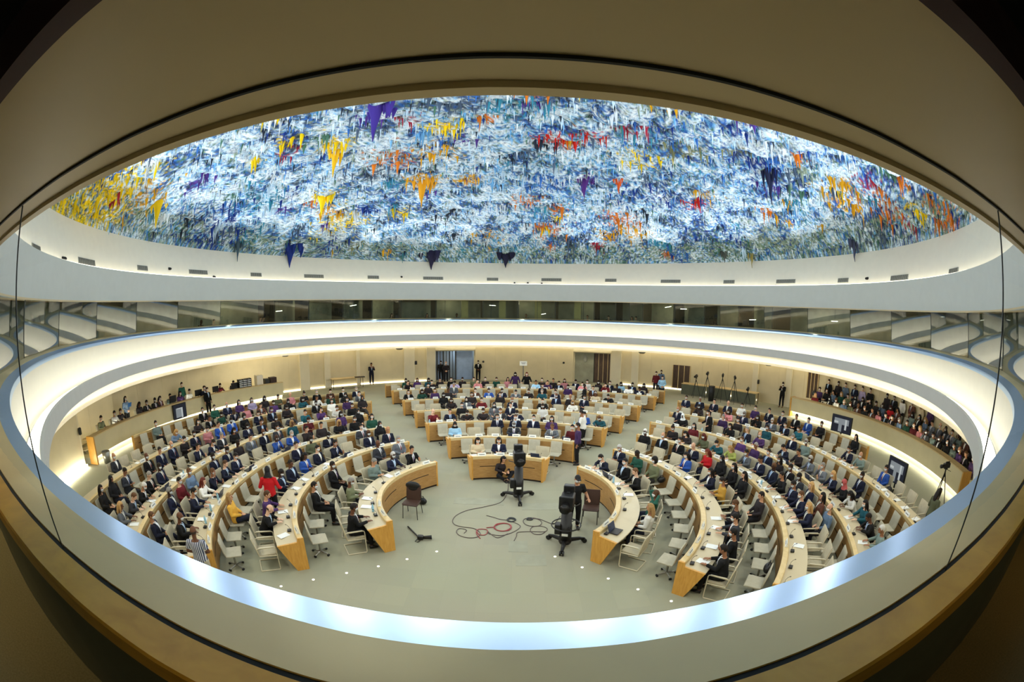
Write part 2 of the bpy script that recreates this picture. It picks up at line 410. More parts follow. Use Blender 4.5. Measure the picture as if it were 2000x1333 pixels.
# booths seen through the far glass: columns, partitions, consoles and lamps
BOOTH_AZ = [-62, -53, -44, -36.5, -29, -20, -12.5, -8, -3, 1, 6, 10.5, 16, 20.5, 26, 33, 41, 49, 58, 67]
for k, az in enumerate([-62, -53, -44, -36.5, -29, -20, -12.5, -8, -3, 1, 6, 10.5, 16, 20.5, 26, 33, 41, 49, 58, 67]):
    b = MB(); wide = k % 3 == 0
    if abs(az) < 24 and k % 2 == 0:
        b.box((0, 0, 5.46), (.5, .16, 2.3)); e = b.build('booth_column', M['boothcol'], None, loc=hp(17.25, az), rot=(0, 0, -rad(az)))
    else:
        b.box((0, 0, 5.58), (.09, 2.2, 2.54)); e = b.build('booth_partition', M['boothdark'], None, loc=hp(17.9, az), rot=(0, 0, -rad(az)))
    struct(e)
booth_lamp = emit('booth_lamp', (255, 250, 235), 5)
for k, (px, py) in enumerate([(545, 608), (690, 597), (962, 597), (1060, 614), (1335, 604), (1470, 625), (1305, 600), (1630, 628)]):
    p = at_r(px, py, 17.6); b = MB(); b.box((0, 0, 0), (.5, .08, .04), bev=.02)
    e = b.build('booth_lamp', booth_lamp, None, loc=p, rot=(0, rad(random.uniform(-12, 12)), -rad(azof(p))))
    b = MB(); b.tube([(0, .03, .02), (0, .03, max(.05, 6.86-p.z))], .008, 6); b.build('hanger', M['boothdark'], e)
    tag(e, f'small white strip lamp glowing in an upper booth, {["first","second","fourth","fifth","seventh","eighth","sixth","ninth"][k]} from the left', 'lamp', 'booth lamps behind the far glass')

# ------------------------------------------------------------------ walls under the balcony
def arcwall(name, R, a0, a1, z0, z1, m, t=.25, n=None):
    return struct(revolve(name, [(R, z0), (R, z1), (R+t, z1), (R+t, z0)], m, a0, a1, n or max(4, int(abs(a1-a0))), True, smooth=False))
arcwall('wall_left', 20.4, -111, -60, 0, 3.25, M['stone'])
arcwall('wall_back_left', 20.4, -60, -18.6, 0, 3.25, M['stone'])
arcwall('wall_back', 20.4, -9.0, 14.0, 0, 3.25, M['stone'])
arcwall('wall_back_right', 20.4, 22.8, 119, 0, 3.25, M['stone'])
arcwall('wall_back_lintel_left', 20.4, -18.6, -9.0, 2.55, 3.25, M['stonelight'])
arcwall('wall_back_lintel_right', 20.4, 14.0, 22.8, 2.55, 3.25, M['stonelight'])
arcwall('wall_near', 18.62, 121, 249, 0, 3.25, M['stone'])
def radial(name, az, R0, R1, m):
    b = MB(); b.box((0, (R0+R1)/2, 1.62), (.18, R1-R0, 3.25)); struct(b.build(name, m, None, loc=(HX, HY, 0), rot=(0, 0, -rad(az))))
radial('wall_left_return', -111, 18.62, 20.6, M['stonelight']); radial('wall_right_return', 121, 18.62, 20.6, M['stonelight'])
# pilasters
for k, (px, py, w) in enumerate([(842, 720, .75), (1203, 720, .85), (595, 720, .8), (640, 720, .5), (800, 720, .9), (1475, 730, .45), (1240, 720, .6), (1540, 740, .5), (700, 715, .3)]):
    az = azof(at_r(px, py, 20.2)); b = MB(); b.box((0, 0, 1.6), (w, .3 if k < 3 else .16, 3.2), bev=.02)
    struct(b.build(f'trim_{20+k}', M['stonelight'], None, loc=hp(20.3, az), rot=(0, 0, -rad(az))))
# wall panel joints
jn = MB()
for az in np.arange(-108, 118, 6.1):
    if -19 < az < -8.5 or 13.5 < az < 23: continue
    p = hp(20.395, az); q = hp(20.395, az+.06)
    jn.tube([hp(20.398, az, .02), hp(20.398, az, 3.2)], .008, 4)
struct(jn.build('trim_40', M['podium']))
# doors
def door(n, a0, a1, lab, kind):
    mid = (a0+a1)/2; R = 20.75; W = 2*R*math.tan(rad((a1-a0)/2))
    e = empty(f'door_{n}', hp(R, mid), -rad(mid)); struct(e, lab, 'door')
    b = MB()
    for x in (-W/2+.05, W/2-.05): b.box((x, 0, 1.27), (.1, .3, 2.55))
    b.box((0, 0, 2.5), (W, .3, .1)); b.build('door_frame', M['stonelight'], e)
    if kind == 'glass':
        b = MB(); b.box((-W*.08+W*.3, .06, 1.22), (W*.42, .05, 2.4)); b.build('door_leaf', M['doorglass'], e)
        b = MB(); b.box((-W*.36, .04, 1.22), (W*.2, .05, 2.4)); b.build('door_leaf', M['doorglass'], e)
        b = MB()
        for k in range(7): b.box((-W*.42+k*W*.075, .0, 1.22), (.05 if k % 2 else .1, .07, 2.42))
        b.build('door_bar', M['boothdark'], e)
    else:
        b = MB(); b.box((-W*.22, .06, 1.22), (W*.5, .06, 2.42)); b.build('door_leaf', M['booth'], e)
        b = MB(); b.ell((-W*.2, -.02, 1.95), (.16, .03, .3)); b.build('door_emblem', M['vent'], e, True)
        b = MB(); b.box((W*.26, .04, 1.22), (W*.42, .06, 2.42)); b.build('door_leaf', M['slats'], e)
        b = MB()
        for k in range(3): b.box((W*.16+k*W*.12, -.02, 1.22), (.035, .05, 2.42))
        b.build('door_bar', M['parapet'], e)
    b = MB(); b.box((0, .9, 1.3), (W+.6, .08, 2.7)); b.build('door_backing', M['fascia'] if kind == 'glass' else M['boothdark'], e)
door(1, -18.6, -9.0, 'blue grey glass entrance doorway left of the back wall', 'glass')
door(2, 14.0, 22.8, 'beige and dark slatted entrance doorway right of the back wall', 'panel')
for k, (px, w, h0, h1, lab) in enumerate([(1330, 1.45, .05, 1.95, 'tall dark slatted wall grille behind the press corner'), (1588, .9, .9, 2.75, 'narrow dark slatted wall grille beside the right podium')]):
    az = azof(at_r(px, 740, 20.3)); e = empty('slat_grille', hp(20.36, az), -rad(az)); tag(e, lab, 'grille')
    b = MB(); b.box((0, 0, (h0+h1)/2), (w, .06, h1-h0)); b.build('frame', M['slats'], e)
    b = MB()
    for q in range(4): b.box((-w/2+q*w/3, -.05, (h0+h1)/2), (.05, .06, h1-h0))
    b.build('slat', M['lipwood'], e)
# loudspeaker domes under the soffit at the back, little black wall boxes
for k, (px, py) in enumerate([(557, 697), (780, 684), (1254, 691), (1501, 717), (912, 676), (1311, 693), (1366, 697)]):
    p = at_r(px, py, 18.6); p.z = 3.2
    az = azof(p); b = MB(); s = .3 if k < 4 else .12
    b.lathe([(s*.4, 0), (s*.45, -s*.4), (s, -s*.5), (s*.95, -s*.9), (s*.6, -s*1.2), (s*.1, -s*1.25)], 20)
    e = b.build('ceiling_speaker', M['vent'] if k < 4 else M['black'], None, True, loc=p)
    tag(e, f'{"grey dome speaker" if k < 4 else "small black spotlight"} hanging under the balcony soffit, {["first","second","third","fourth","first","second","third"][k]} of its kind from the left', 'speaker' if k < 4 else 'lamp')
for k, (px, py, lab) in enumerate([(811, 709, 'small dark control box on the wall left of the left doorway'), (944, 707, 'small black wall sensor right of the left doorway'), (1101, 709, 'small black wall sensor left of the right doorway'), (1479, 746, 'black wall speaker behind the right block'), (156, 843, 'small dark switch box on the wall by the left podium end')]):
    R = 20.3 if k < 4 else 18.5; p = at_r(px, py, R); az = azof(p); b = MB(); b.box((0, 0, 0), (.3 if k in (0, 3) else .16, .14, .3 if k in (0, 3, 4) else .16), bev=.03)
    tag(b.build('wall_box', M['black'], None, loc=p, rot=(0, 0, -rad(az))), lab, 'wall box')

# low light slots at the foot of the walls and podiums, wash light at the top of the back wall
wl = emit('wall_lamp', (255, 242, 214), 17)
fl_ = emit('foot_lamp', (255, 250, 232), 40)
tag(revolve('wall_light', [(20.02, 3.17), (20.12, 3.17), (20.12, 3.19), (20.02, 3.19)], wl, -70, 72, 140, True, smooth=False), 'warm strip lamp along the top of the back wall', 'lamp')
tag(revolve('foot_light', [(20.30, .03), (20.36, .03), (20.36, .14), (20.30, .14)], emit('foot_lamp_back', (255, 244, 214), 3), -58, -19, 40, True, smooth=False), 'white strip lamp at the foot of the back wall, left of the doors', 'lamp')
tag(revolve('foot_light', [(20.30, .03), (20.36, .03), (20.36, .14), (20.30, .14)], emit('foot_lamp_back2', (255, 244, 214), 3), 24, 58, 40, True, smooth=False), 'white strip lamp at the foot of the back wall, right of the doors', 'lamp')

# curved podiums left and right
def podium(name, a0, a1, lab, side):
    e = empty(name, hp(18.1, (a0+a1)/2)); tag(e, lab, 'podium')
    n = int(abs(a1-a0))
    def rv(nm, prof, m, b0=a0, b1=a1):
        o = revolve(nm, prof, m, b0, b1, n, True, smooth=False); o.parent = e; o.matrix_parent_inverse = Matrix.Translation(-e.location); return o
    rv('front_panel', [(18.1, .34), (18.1, 1.17), (18.22, 1.17), (18.22, .34)], M['podium'])
    rv('plinth', [(18.36, 0), (18.30, .33), (18.36, .33), (18.41, 0)], M['cream'])
    if side == 'left':
        rv('worktop', [(18.06, 1.17), (18.06, 1.22), (18.3, 1.22), (18.32, 1.06), (18.85, 1.06), (18.85, 1.02), (18.26, 1.02), (18.22, 1.17)], M['lipwood'])
        rv('platform', [(18.42, 0), (18.42, .25), (20.3, .25), (20.3, 0)], M['floor'])
    else:
        rv('worktop', [(18.06, 1.15), (18.06, 1.2), (18.46, 1.2), (18.46, 1.15)], M['lipwood'])
        rv('platform', [(18.42, 0), (18.42, .22), (19.38, .22), (19.38, .5), (20.05, .5), (20.05, .62), (20.36, .62), (20.36, 0)], M['floor'])
    ends = (a0,) if side == 'left' else (a1, a0)
    for a in ends:
        b = MB(); b.box((0, 18.3, .61), (.1, .46, 1.2)); o = b.build('end_panel', M['endwood'], e, loc=Vector((HX, HY, 0))-e.location, rot=(0, 0, -rad(a)))
    lp = revolve('foot_light', [(18.23, .345), (18.35, .335), (18.35, .36), (18.23, .36)], fl_, a0, a1, n, True, smooth=False)
    tag(lp, f'white strip lamp under the front of the {side} podium', 'lamp')
    return e
podium('staff_podium', -109.5, -58, 'long curved pale stone staff counter along the left wall', 'left')
podium('public_podium', 70.5, 119.5, 'long curved pale stone public gallery front along the right wall', 'right')
lp = revolve('foot_light', [(18.44, .02), (18.50, .02), (18.50, .14), (18.44, .14)], fl_, -122, -111, 20, True, smooth=False)
tag(lp, 'white strip lamp at the foot of the near left wall', 'lamp')
# ================================================================== the painted dome: a free abstract of drips in the same mix of colours
RD, ZD, RISE = 17.02, 9.46, 4.0
def dome_z(R): return ZD+RISE*max(0, 1-(R/RD)**2)**.62
def on_dome(px, py):
    d = ray(px, py); t = 0; step = .25; inside = None
    p = Vector((0, 0, EYE))
    while t < 60:
        t += step; p = Vector((d.x*t, d.y*t, EYE+d.z*t))
        R = math.hypot(p.x-HX, p.y-HY)
        if R < RD and p.z >= dome_z(R): return p
        if R >= RD and p.z > ZD and t > 3 and p.y > HY: return hp(RD-.2, azof(p), ZD)
    return p
PAL = dict(pale=(204, 228, 242), white=(234, 243, 248), blue=(58, 114, 190), deep=(34, 62, 142), teal=(62, 144, 168), slate=(84, 102, 124), dark=(46, 54, 66),
           green=(84, 126, 104), olive=(136, 138, 96), yellow=(246, 210, 20), gold=(230, 170, 30), orange=(224, 124, 36), red=(206, 40, 28), crimson=(170, 46, 66), purple=(88, 60, 144), lilac=(150, 120, 200), sky=(118, 180, 226), sage=(156, 172, 150))
PAL = {k: np.array(lin(v)[:3]) for k, v in PAL.items()}
# colour fields of the dome: (pixel seen through the lens, size in metres, colour, density)
fields = [(190, 400, 2.6, 'yellow', .8), (290, 370, 1.6, 'gold', .5), (250, 340, 1.6, 'yellow', .4), (120, 405, 1.2, 'yellow', .8), (385, 350, .9, 'purple', .6), (505, 385, 1.8, 'teal', .6), (430, 430, 2.6, 'deep', .5), (560, 300, 1.4, 'sky', .4),
          (655, 270, .9, 'yellow', .6), (560, 265, .8, 'yellow', .4), (735, 215, .6, 'purple', .8), (800, 225, .7, 'crimson', .5), (870, 240, .9, 'yellow', .75), (770, 300, 1.5, 'orange', .5), (850, 290, 1.3, 'gold', .5), (820, 345, 1.2, 'gold', .55), (910, 345, .9, 'gold', .5),
          (660, 425, 2.2, 'yellow', .45), (630, 375, .8, 'yellow', .55), (775, 410, .9, 'yellow', .5), (720, 330, 1.5, 'slate', .5), (1000, 300, .9, 'dark', .5), (1090, 265, 1.0, 'red', .6), (1150, 255, .8, 'red', .6), (1230, 245, .8, 'crimson', .6), (1250, 300, 1.4, 'yellow', .35),
          (1070, 350, 2.0, 'blue', .5), (1270, 370, 2.0, 'deep', .45), (1140, 345, .8, 'purple', .5), (1030, 385, 1.2, 'orange', .45), (1210, 420, 1.4, 'orange', .55), (1355, 390, .8, 'red', .6), (1230, 450, 1.2, 'gold', .5), (1080, 445, 1.4, 'orange', .35), (950, 460, 1.4, 'gold', .3), (870, 420, 1.6, 'dark', .35),
          (1640, 380, 1.3, 'gold', .6), (1720, 390, 1.4, 'orange', .5), (1850, 430, 1.4, 'orange', .55), (1790, 400, 1.0, 'yellow', .4), (1690, 345, .7, 'crimson', .5), (1490, 310, 1.1, 'deep', .5), (1340, 285, 1.0, 'olive', .5), (1500, 450, 1.6, 'sage', .4), (1700, 440, 1.8, 'slate', .45), (1770, 470, 1.0, 'deep', .5),
          (1000, 200, 1.6, 'teal', .35), (900, 190, 1.4, 'slate', .5), (640, 480, 1.6, 'deep', .3), (1420, 480, 2.0, 'green', .35), (1560, 400, 1.4, 'teal', .35), (1300, 200, 1.2, 'sage', .4)]
fields = [(on_dome(px, py), s, PAL[c], d) for px, py, s, c, d in fields]
_R = random.Random(77)
for _ in range(190):
    q = RD*.97*math.sqrt(_R.random()); a = _R.uniform(0, 2*PI)
    fields.append((Vector((HX+q*math.sin(a), HY+q*math.cos(a), 0)), _R.uniform(.35, .9), PAL[_R.choice(['yellow', 'gold', 'gold', 'orange', 'olive', 'dark', 'slate', 'slate', 'slate', 'deep', 'sage', 'sky', 'sky', 'crimson', 'purple', 'green', 'teal', 'teal', 'blue', 'white', 'white', 'white', 'pale', 'pale'])], _R.uniform(.3, .65)))
FP = np.array([[p.x, p.y] for p, s, c, d in fields]); FS = np.array([s for p, s, c, d in fields]); FC = np.array([c for p, s, c, d in fields]); FD = np.array([d for p, s, c, d in fields])
rng = np.random.default_rng(11)
_G = rng.random((8, 64, 64))
def vnoise(x, y, k, sc):
    u = (x*sc) % 63; v = (y*sc) % 63; i = u.astype(int); j = v.astype(int); fu = u-i; fv = v-j
    g = _G[k]; i1 = (i+1) % 64; j1 = (j+1) % 64
    fu = fu*fu*(3-2*fu); fv = fv*fv*(3-2*fv)
    return (g[i, j]*(1-fu)+g[i1, j]*fu)*(1-fv)+(g[i, j1]*(1-fu)+g[i1, j1]*fu)*fv
def dome_colour(x, y, strong):
    """base colour of the paint at a point, (n, 3); strong: drips take the field colours more often than the ground"""
    n = len(x); names = ['pale', 'white', 'blue', 'slate', 'sky', 'green', 'deep', 'dark', 'teal', 'sage']
    w = np.zeros((n, len(names))); R = np.hypot(x-HX, y-HY)/RD
    lo = vnoise(x+40, y+40, 0, .35); l2 = vnoise(x+40, y+40, 1, .22)
    cl = .6*vnoise(x+40, y+40, 4, 1.25)+.4*vnoise(x+40, y+40, 5, 2.6); dk = np.clip((cl-.52)*7, 0, 1); lt = np.clip((.46-cl)*7, 0, 1); md = 1-dk-lt
    zone = np.clip((lo-.45)*4, 0, 1); zt = np.clip((l2-.5)*5, 0, 1); rimw = 2.2*(R > .92)
    if strong:
        w[:, 0] = 2.4*lt+1.5*md+.3; w[:, 1] = 1.8*lt+.5*md; w[:, 2] = (.5+2*zone)*md+.6*dk; w[:, 3] = .9*dk+.6*md; w[:, 4] = .9*md+.5*lt+.8*zt*md; w[:, 5] = .25+.5*rimw*.6; w[:, 6] = (.3+1.6*zone)*dk+.3*md*zone; w[:, 7] = 1.5*dk+.15; w[:, 8] = .3*md+.7*zt*md; w[:, 9] = .25+rimw
    else:
        w[:, 0] = 3*lt+2*md+.4*dk; w[:, 1] = 3*lt+.6*md; w[:, 2] = 1.2*md*zone+.8*dk; w[:, 3] = .8*dk; w[:, 4] = 1.2*md+.5*zt; w[:, 5] = .15+rimw*.5; w[:, 6] = .6*dk*zone; w[:, 8] = .4*md*zt; w[:, 9] = .2+rimw
    w /= w.sum(1, keepdims=True); u = rng.random(n)[:, None]
    idx = (w.cumsum(1) < u).sum(1).clip(0, len(names)-1)
    col = np.array([PAL[k] for k in names])[idx]
    d2 = (x[:, None]-FP[:, 0])**2+(y[:, None]-FP[:, 1])**2
    pr = FD*np.exp(-d2/(FS**2*.55))*(1.0 if strong else .8)*(.35+1.1*vnoise(x+40, y+40, 2, .9))[:, None]
    k = pr.argmax(1); hit = rng.random(n) < pr[np.arange(n), k]
    col[hit] = FC[k[hit]]
    return col*(.85+.3*rng.random(n))[:, None]
def put_cols(me, cols):
    ca = me.color_attributes.new('Col', 'FLOAT_COLOR', 'POINT')
    a = np.ones((len(cols), 4), np.float32); a[:, :3] = cols; ca.data.foreach_set('color', a.ravel())
def build_dome():
    n = 300; g = np.linspace(-1, 1, n); U, V_ = np.meshgrid(g, g, indexing='ij')
    xx = U*np.sqrt(1-V_**2/2); yy = V_*np.sqrt(1-U**2/2); q = np.hypot(xx, yy)
    x = HX+RD*xx; y = HY+RD*yy
    z = ZD+RISE*np.maximum(0, 1-q**2)**.62; ins = q < .985
    z = z - .3*np.abs(vnoise(x.ravel()+40, y.ravel()+40, 3, 1.3)-.5).reshape(x.shape)*2*ins - .06*rng.random(x.shape)*ins
    v = np.stack([x.ravel(), y.ravel(), z.ravel()], 1)
    i = (np.arange(n-1)[:, None]*n+np.arange(n-1)[None]).ravel()
    f = np.stack([i, i+1, i+n+1, i+n], 1)
    me = mesh_from('ceiling_dome', v, [tuple(r) for r in f.tolist()], True)
    c = dome_colour(v[:, 0], v[:, 1], False); put_cols(me, c)
    return struct(obj('ceiling_dome', me, M['dome']), 'shallow round dome covered in blue and white paint with coloured drips', 'ceiling')
build_dome()
def drips(name, x, y, L, W, cols, label, z=None, seg=6):
    n = len(x); prof = np.array([[1.0, .06], [.62, -.18], [.34, -.5], [.12, -.85], [0.02, -1.0]]); m = len(prof)
    R = np.hypot(x-HX, y-HY); zz = (ZD+RISE*np.maximum(0, 1-(R/RD)**2)**.62) if z is None else z
    ph = np.linspace(0, 2*PI, seg, endpoint=False)[None, :]+rng.random(n)[:, None]*6
    jit = 1+.35*(rng.random((n, m, seg))-.5)
    lean = (rng.random((n, 2))-.5)*.12
    V = np.zeros((n, m, seg, 3))
    for k in range(m):
        V[:, k, :, 0] = x[:, None]+W[:, None]*prof[k, 0]*np.cos(ph)*jit[:, k]+(lean[:, 0]*L*-prof[k, 1])[:, None]
        V[:, k, :, 1] = y[:, None]+W[:, None]*prof[k, 0]*np.sin(ph)*jit[:, k]+(lean[:, 1]*L*-prof[k, 1])[:, None]
        V[:, k, :, 2] = zz[:, None]+L[:, None]*prof[k, 1]
    base = (np.arange(n)*m*seg)[:, None, None]; kk = (np.arange(m-1)*seg)[None, :, None]; s0 = np.arange(seg)[None, None, :]; s1 = (s0+1) % seg
    f = np.stack(np.broadcast_arrays(base+kk+s0, base+kk+s1, base+kk+seg+s1, base+kk+seg+s0), -1).reshape(-1, 4)
    me = bpy.data.meshes.new(name); nv = n*m*seg
    me.vertices.add(nv); me.vertices.foreach_set('co', V.reshape(-1).astype(np.float32))
    me.loops.add(len(f)*4); me.loops.foreach_set('vertex_index', f.ravel().astype(np.int32))
    me.polygons.add(len(f)); me.polygons.foreach_set('loop_start', np.arange(0, len(f)*4, 4, dtype=np.int32)); me.polygons.foreach_set('loop_total', np.full(len(f), 4, np.int32))
    me.update(); me.validate()
    put_cols(me, np.repeat(cols, m*seg, axis=0))
    o = obj(name, me, M['stal']); tag(o, label, 'paint drips', kind='stuff'); return o
def scatter(n, rmax=.992):
    u = np.sqrt(rng.random(n))*RD*rmax; t = rng.random(n)*2*PI
    return HX+u*np.sin(t), HY+u*np.cos(t)
x, y = scatter(42000)
drips('small_paint_drips', x, y, .08+.20*rng.random(42000)**2, .03+.045*rng.random(42000), dome_colour(x, y, True), 'thousands of small blue, white and dark paint drips covering the dome', seg=4)
x, y = scatter(6500)
drips('medium_paint_drips', x, y, .2+.4*rng.random(6500)**2, .05+.06*rng.random(6500), dome_colour(x, y, True), 'hundreds of longer drips in mixed colours hanging from the dome', seg=5)
# clusters of long drips around the colour fields
xs, ys, cs = [], [], []
for (p, s, c, d) in fields:
    for _ in range(int(20*s*d)+3):
        a = random.uniform(0, 2*PI); q = s*.85*math.sqrt(random.random()); xx, yy = p.x+q*math.cos(a)*1.2, p.y+q*math.sin(a)*.8
        if math.hypot(xx-HX, yy-HY) < RD*.985: xs.append(xx); ys.append(yy); cs.append(c*random.uniform(.7, 1.1))
n = len(xs)
drips('long_paint_drips', np.array(xs), np.array(ys), .22+.6*rng.random(n)**2.4, .07+.12*rng.random(n)**2, np.array(cs), 'clusters of long yellow, orange, red and purple drips on the dome', seg=6)
# rim fringe
n = 900; t = rng.random(n)*2*PI; u = RD*(.985-.03*rng.random(n)); x = HX+u*np.sin(t); y = HY+u*np.cos(t)
drips('fringe_paint_drips', x, y, .15+.25*rng.random(n)**2, .06+.05*rng.random(n), dome_colour(x, y, True), 'fringe of short grey green and blue drips along the dome rim')
# the big single drips that hang below the rim
def big_drip(px, py, L, W, col, label, k=7):
    p = on_dome(px, py); R = min(math.hypot(p.x-HX, p.y-HY), 16.7); p = hp(R, azof(p), dome_z(R))
    b = MB(); b.tube([(0, 0, .25), (0, 0, -L*.1), (.03, 0, -L*.4), (.0, .02, -L*.75), (.02, 0, -L)], [W, W*.7, W*.4, W*.16, .012], 9)
    for q in range(k):
        a = random.uniform(0, 2*PI); rr = W*random.uniform(.6, 1.9); l = L*random.uniform(.25, .62)
        b.tube([(rr*math.cos(a), rr*math.sin(a), .2), (rr*math.cos(a), rr*math.sin(a), -l*.4), (rr*.95*math.cos(a), rr*.95*math.sin(a), -l)], [W*.45, W*.25, .012], 6)
    o = b.build('hanging_drip', M['fabric'], None, True, loc=p); o.color = lin(col); tag(o, label, 'paint drip', 'large drips hanging from the dome'); return o
for a in [(420, 500, 1.1, .22, (70, 92, 104), 'grey blue drip hanging below the dome rim at left'), (552, 502, 1.3, .5, (24, 46, 120), 'broad deep blue drip below the dome rim left of centre'),
          (643, 500, .6, .12, (200, 160, 60), 'thin gold drip at the far dome rim left of centre'), (783, 508, .7, .15, (70, 130, 140), 'small teal drip on the far dome rim'),
          (840, 508, 1.15, .55, (40, 38, 66), 'large dark purple drip on the far rim, left of the pair'), (987, 511, .9, .5, (34, 34, 60), 'large dark purple drip on the far rim, right of the pair'),
          (1475, 508, 1.0, .16, (166, 150, 80), 'ochre drip hanging from the far rim right of centre'), (1420, 511, .6, .2, (90, 96, 90), 'grey green drip on the far rim right of centre'),
          (1815, 462, 1.0, .25, (70, 76, 100), 'grey purple drip below the dome rim at far right'), (735, 200, 1.5, .42, (66, 48, 140), 'large violet drip near the top of the view'),
          (1500, 325, 1.6, .3, (34, 40, 70), 'long dark drip in the right half of the dome'), (655, 290, 1.3, .3, (240, 190, 30), 'long yellow drip in the upper left of the dome'),
          (825, 350, 1.5, .38, (226, 160, 30), 'long golden drip near the middle of the dome'), (310, 385, 1.3, .4, (240, 200, 20), 'long yellow drip in the left of the dome'),
          (630, 380, 1.2, .4, (250, 215, 20), 'bright yellow drip above the left block'), (1140, 350, 1.1, .3, (84, 44, 120), 'purple drip right of the dome centre'), (1207, 345, .9, .25, (206, 84, 30), 'orange drip right of the purple one')]:
    big_drip(*a)

# ================================================================== lights
def spot(name, loc, target, watts, col, size, blend=.6, r=.12):
    l = bpy.data.lights.new(name, 'SPOT'); l.energy = watts; l.color = lin(col)[:3]; l.spot_size = rad(size); l.spot_blend = blend; l.shadow_soft_size = r
    o = bpy.data.objects.new(name, l); link(o); o.location = loc
    o.rotation_euler = (Vector(target)-Vector(loc)).to_track_quat('-Z', 'Y').to_euler(); return o
NUP, NDN = 18, 20
for k in range(NUP):
    az = 360*k/NUP
    spot('dome_uplight', hp(16.34, az, 7.95), hp(4, az+180, 14.5), 1430, (236, 242, 255), 125, 1, .06)
for k in range(NDN):
    az = 360*(k+.5)/NDN
    spot('hall_downlight', hp(14.6, az, 9.9), hp(6.5, az, 0), 560, (255, 246, 226), 120, 1, .16)
for k in range(7):
    spot('hall_downlight', hp(5.5 if k else 0, 60*k, 12.8), hp(6 if k else 0, 60*k, 0), 560, (244, 248, 240), 110, 1, .2)
# dim warm lamps of the gallery the photograph is taken from
def point(name, loc, watts, col, r=.12):
    l = bpy.data.lights.new(name, 'POINT'); l.energy = watts; l.color = lin(col)[:3]; l.shadow_soft_size = r
    o = bpy.data.objects.new(name, l); link(o); o.location = loc; return o
for az, w in ((128, 110), (138, 95), (148, 60), (159, 48), (201, 52), (212, 70), (222, 110), (232, 120)):
    spot('gallery_uplight', hp(17.6, az, 4.7), hp(17.1, az, 6.62), w, (255, 206, 130), 96, 1, .04)
for az in range(150, 216, 8):
    spot('gallery_downlight', hp(17.25, az, 6.82), hp(16.62, az, 5.4), 9 if az < 190 else 13, (255, 210, 120), 64, 1, .03)
spot('gallery_downlight', hp(17.7, 197, 6.8), hp(16.8, 193, 4.3), 130, (255, 232, 184), 84, 1, .06)
spot('gallery_downlight', hp(17.7, 163, 6.8), hp(16.9, 167, 4.3), 28, (255, 206, 130), 80, 1, .06)
for k in range(45):
    az = 181.2+8*k
    spot('rim_fill_spot', hp(15.97, az, 6.62), hp(15.97, az, 5.3), 12, (214, 230, 255), 34, 1, .02)  # added spots without fixtures, making bright pools in place of reflections on the rim
point('doorway_daylight_fill', hp(21.2, -12, 2.3), 30, (200, 222, 255), .1)  # added point light standing in for daylight behind the left glass doors
for az in (-70, -52, -34, -16, 2, 20, 38, 56, 74):
    point('booth_ceiling_lamp', hp(18.2, az, 6.5), 20, (255, 240, 205), .1)
W = bpy.data.worlds.new('dark_surroundings'); SC.world = W; W.use_nodes = True
W.node_tree.nodes['Background'].inputs[0].default_value = (.02, .02, .02, 1); W.node_tree.nodes['Background'].inputs[1].default_value = .3
SC.view_settings.view_transform = 'Standard'
try: SC.view_settings.look = 'None'
except Exception: pass
SC.view_settings.gamma = 1; SC.view_settings.exposure = .12; SC.view_settings.use_curve_mapping = False
SC.cycles.use_denoising = True
try: SC.cycles.denoiser = 'OPENIMAGEDENOISE'
except Exception: pass
SC.cycles.use_adaptive_sampling = True; SC.cycles.adaptive_threshold = .025; SC.cycles.max_bounces = 8; SC.cycles.diffuse_bounces = 4; SC.cycles.glossy_bounces = 4; SC.cycles.transparent_max_bounces = 12; SC.cycles.caustics_reflective = False; SC.cycles.caustics_refractive = False
SC.cycles.sample_clamp_indirect = 6
# ================================================================== desks, chairs
def sstep(t): t = max(0, min(1, t)); return t*t*(3-2*t)
ROWS = []
def row(block, i, a0, a1, rs, rf, desk=True):
    rf_ = (lambda a: rs+(rf-rs)*sstep((100-abs(a))/45)) if block != 'middle' else (lambda a: rs)
    ROWS.append(dict(block=block, i=i, a0=a0, a1=a1, r=rf_, desk=desk))
for i, (rs, rf, an, af) in enumerate([(3.35, 3.3, 132, 46), (5.72, 5.9, 132, 42.5), (8.05, 8.3, 132, 41.2), (10.15, 10.95, 127, 41.8), (12.7, 13.9, 118, 36.5), (15.8, 16.75, 90, 35.5)]):
    row('left', i+1, -an, -af, rs, rf, i < 5)
for i, (rs, rf, an, af) in enumerate([(3.35, 3.4, 131, 46), (5.72, 5.8, 132, 43), (7.95, 8.2, 131, 40.2), (9.85, 10.5, 127, 37.4), (12.2, 13.0, 118, 37.5), (14.85, 16.2, 81, 35)]):
    row('right', i+1, af, an, rs, rf, i < 5)
for i, (r, h) in enumerate([(3.3, 21.6), (5.74, 25.2), (8.28, 27.9), (10.8, 28.0), (13.55, 28.5), (16.7, 28.9), (18.95, 29.3)]):
    row('middle', i+1, -h, h, r, r, i < 6)
ORD = 'zeroth first second third fourth fifth sixth seventh eighth ninth tenth eleventh twelfth thirteenth fourteenth fifteenth sixteenth seventeenth eighteenth nineteenth twentieth twenty-first twenty-second twenty-third twenty-fourth twenty-fifth twenty-sixth twenty-seventh twenty-eighth twenty-ninth thirtieth'.split()
LIP = [(0, .90), (.13, .90), (.15, .885), (.15, .80), (0.05, .80), (0, .80)]
def child(o, e):
    o.parent = e; o.matrix_parent_inverse = Matrix.Translation(-e.location)
    return o
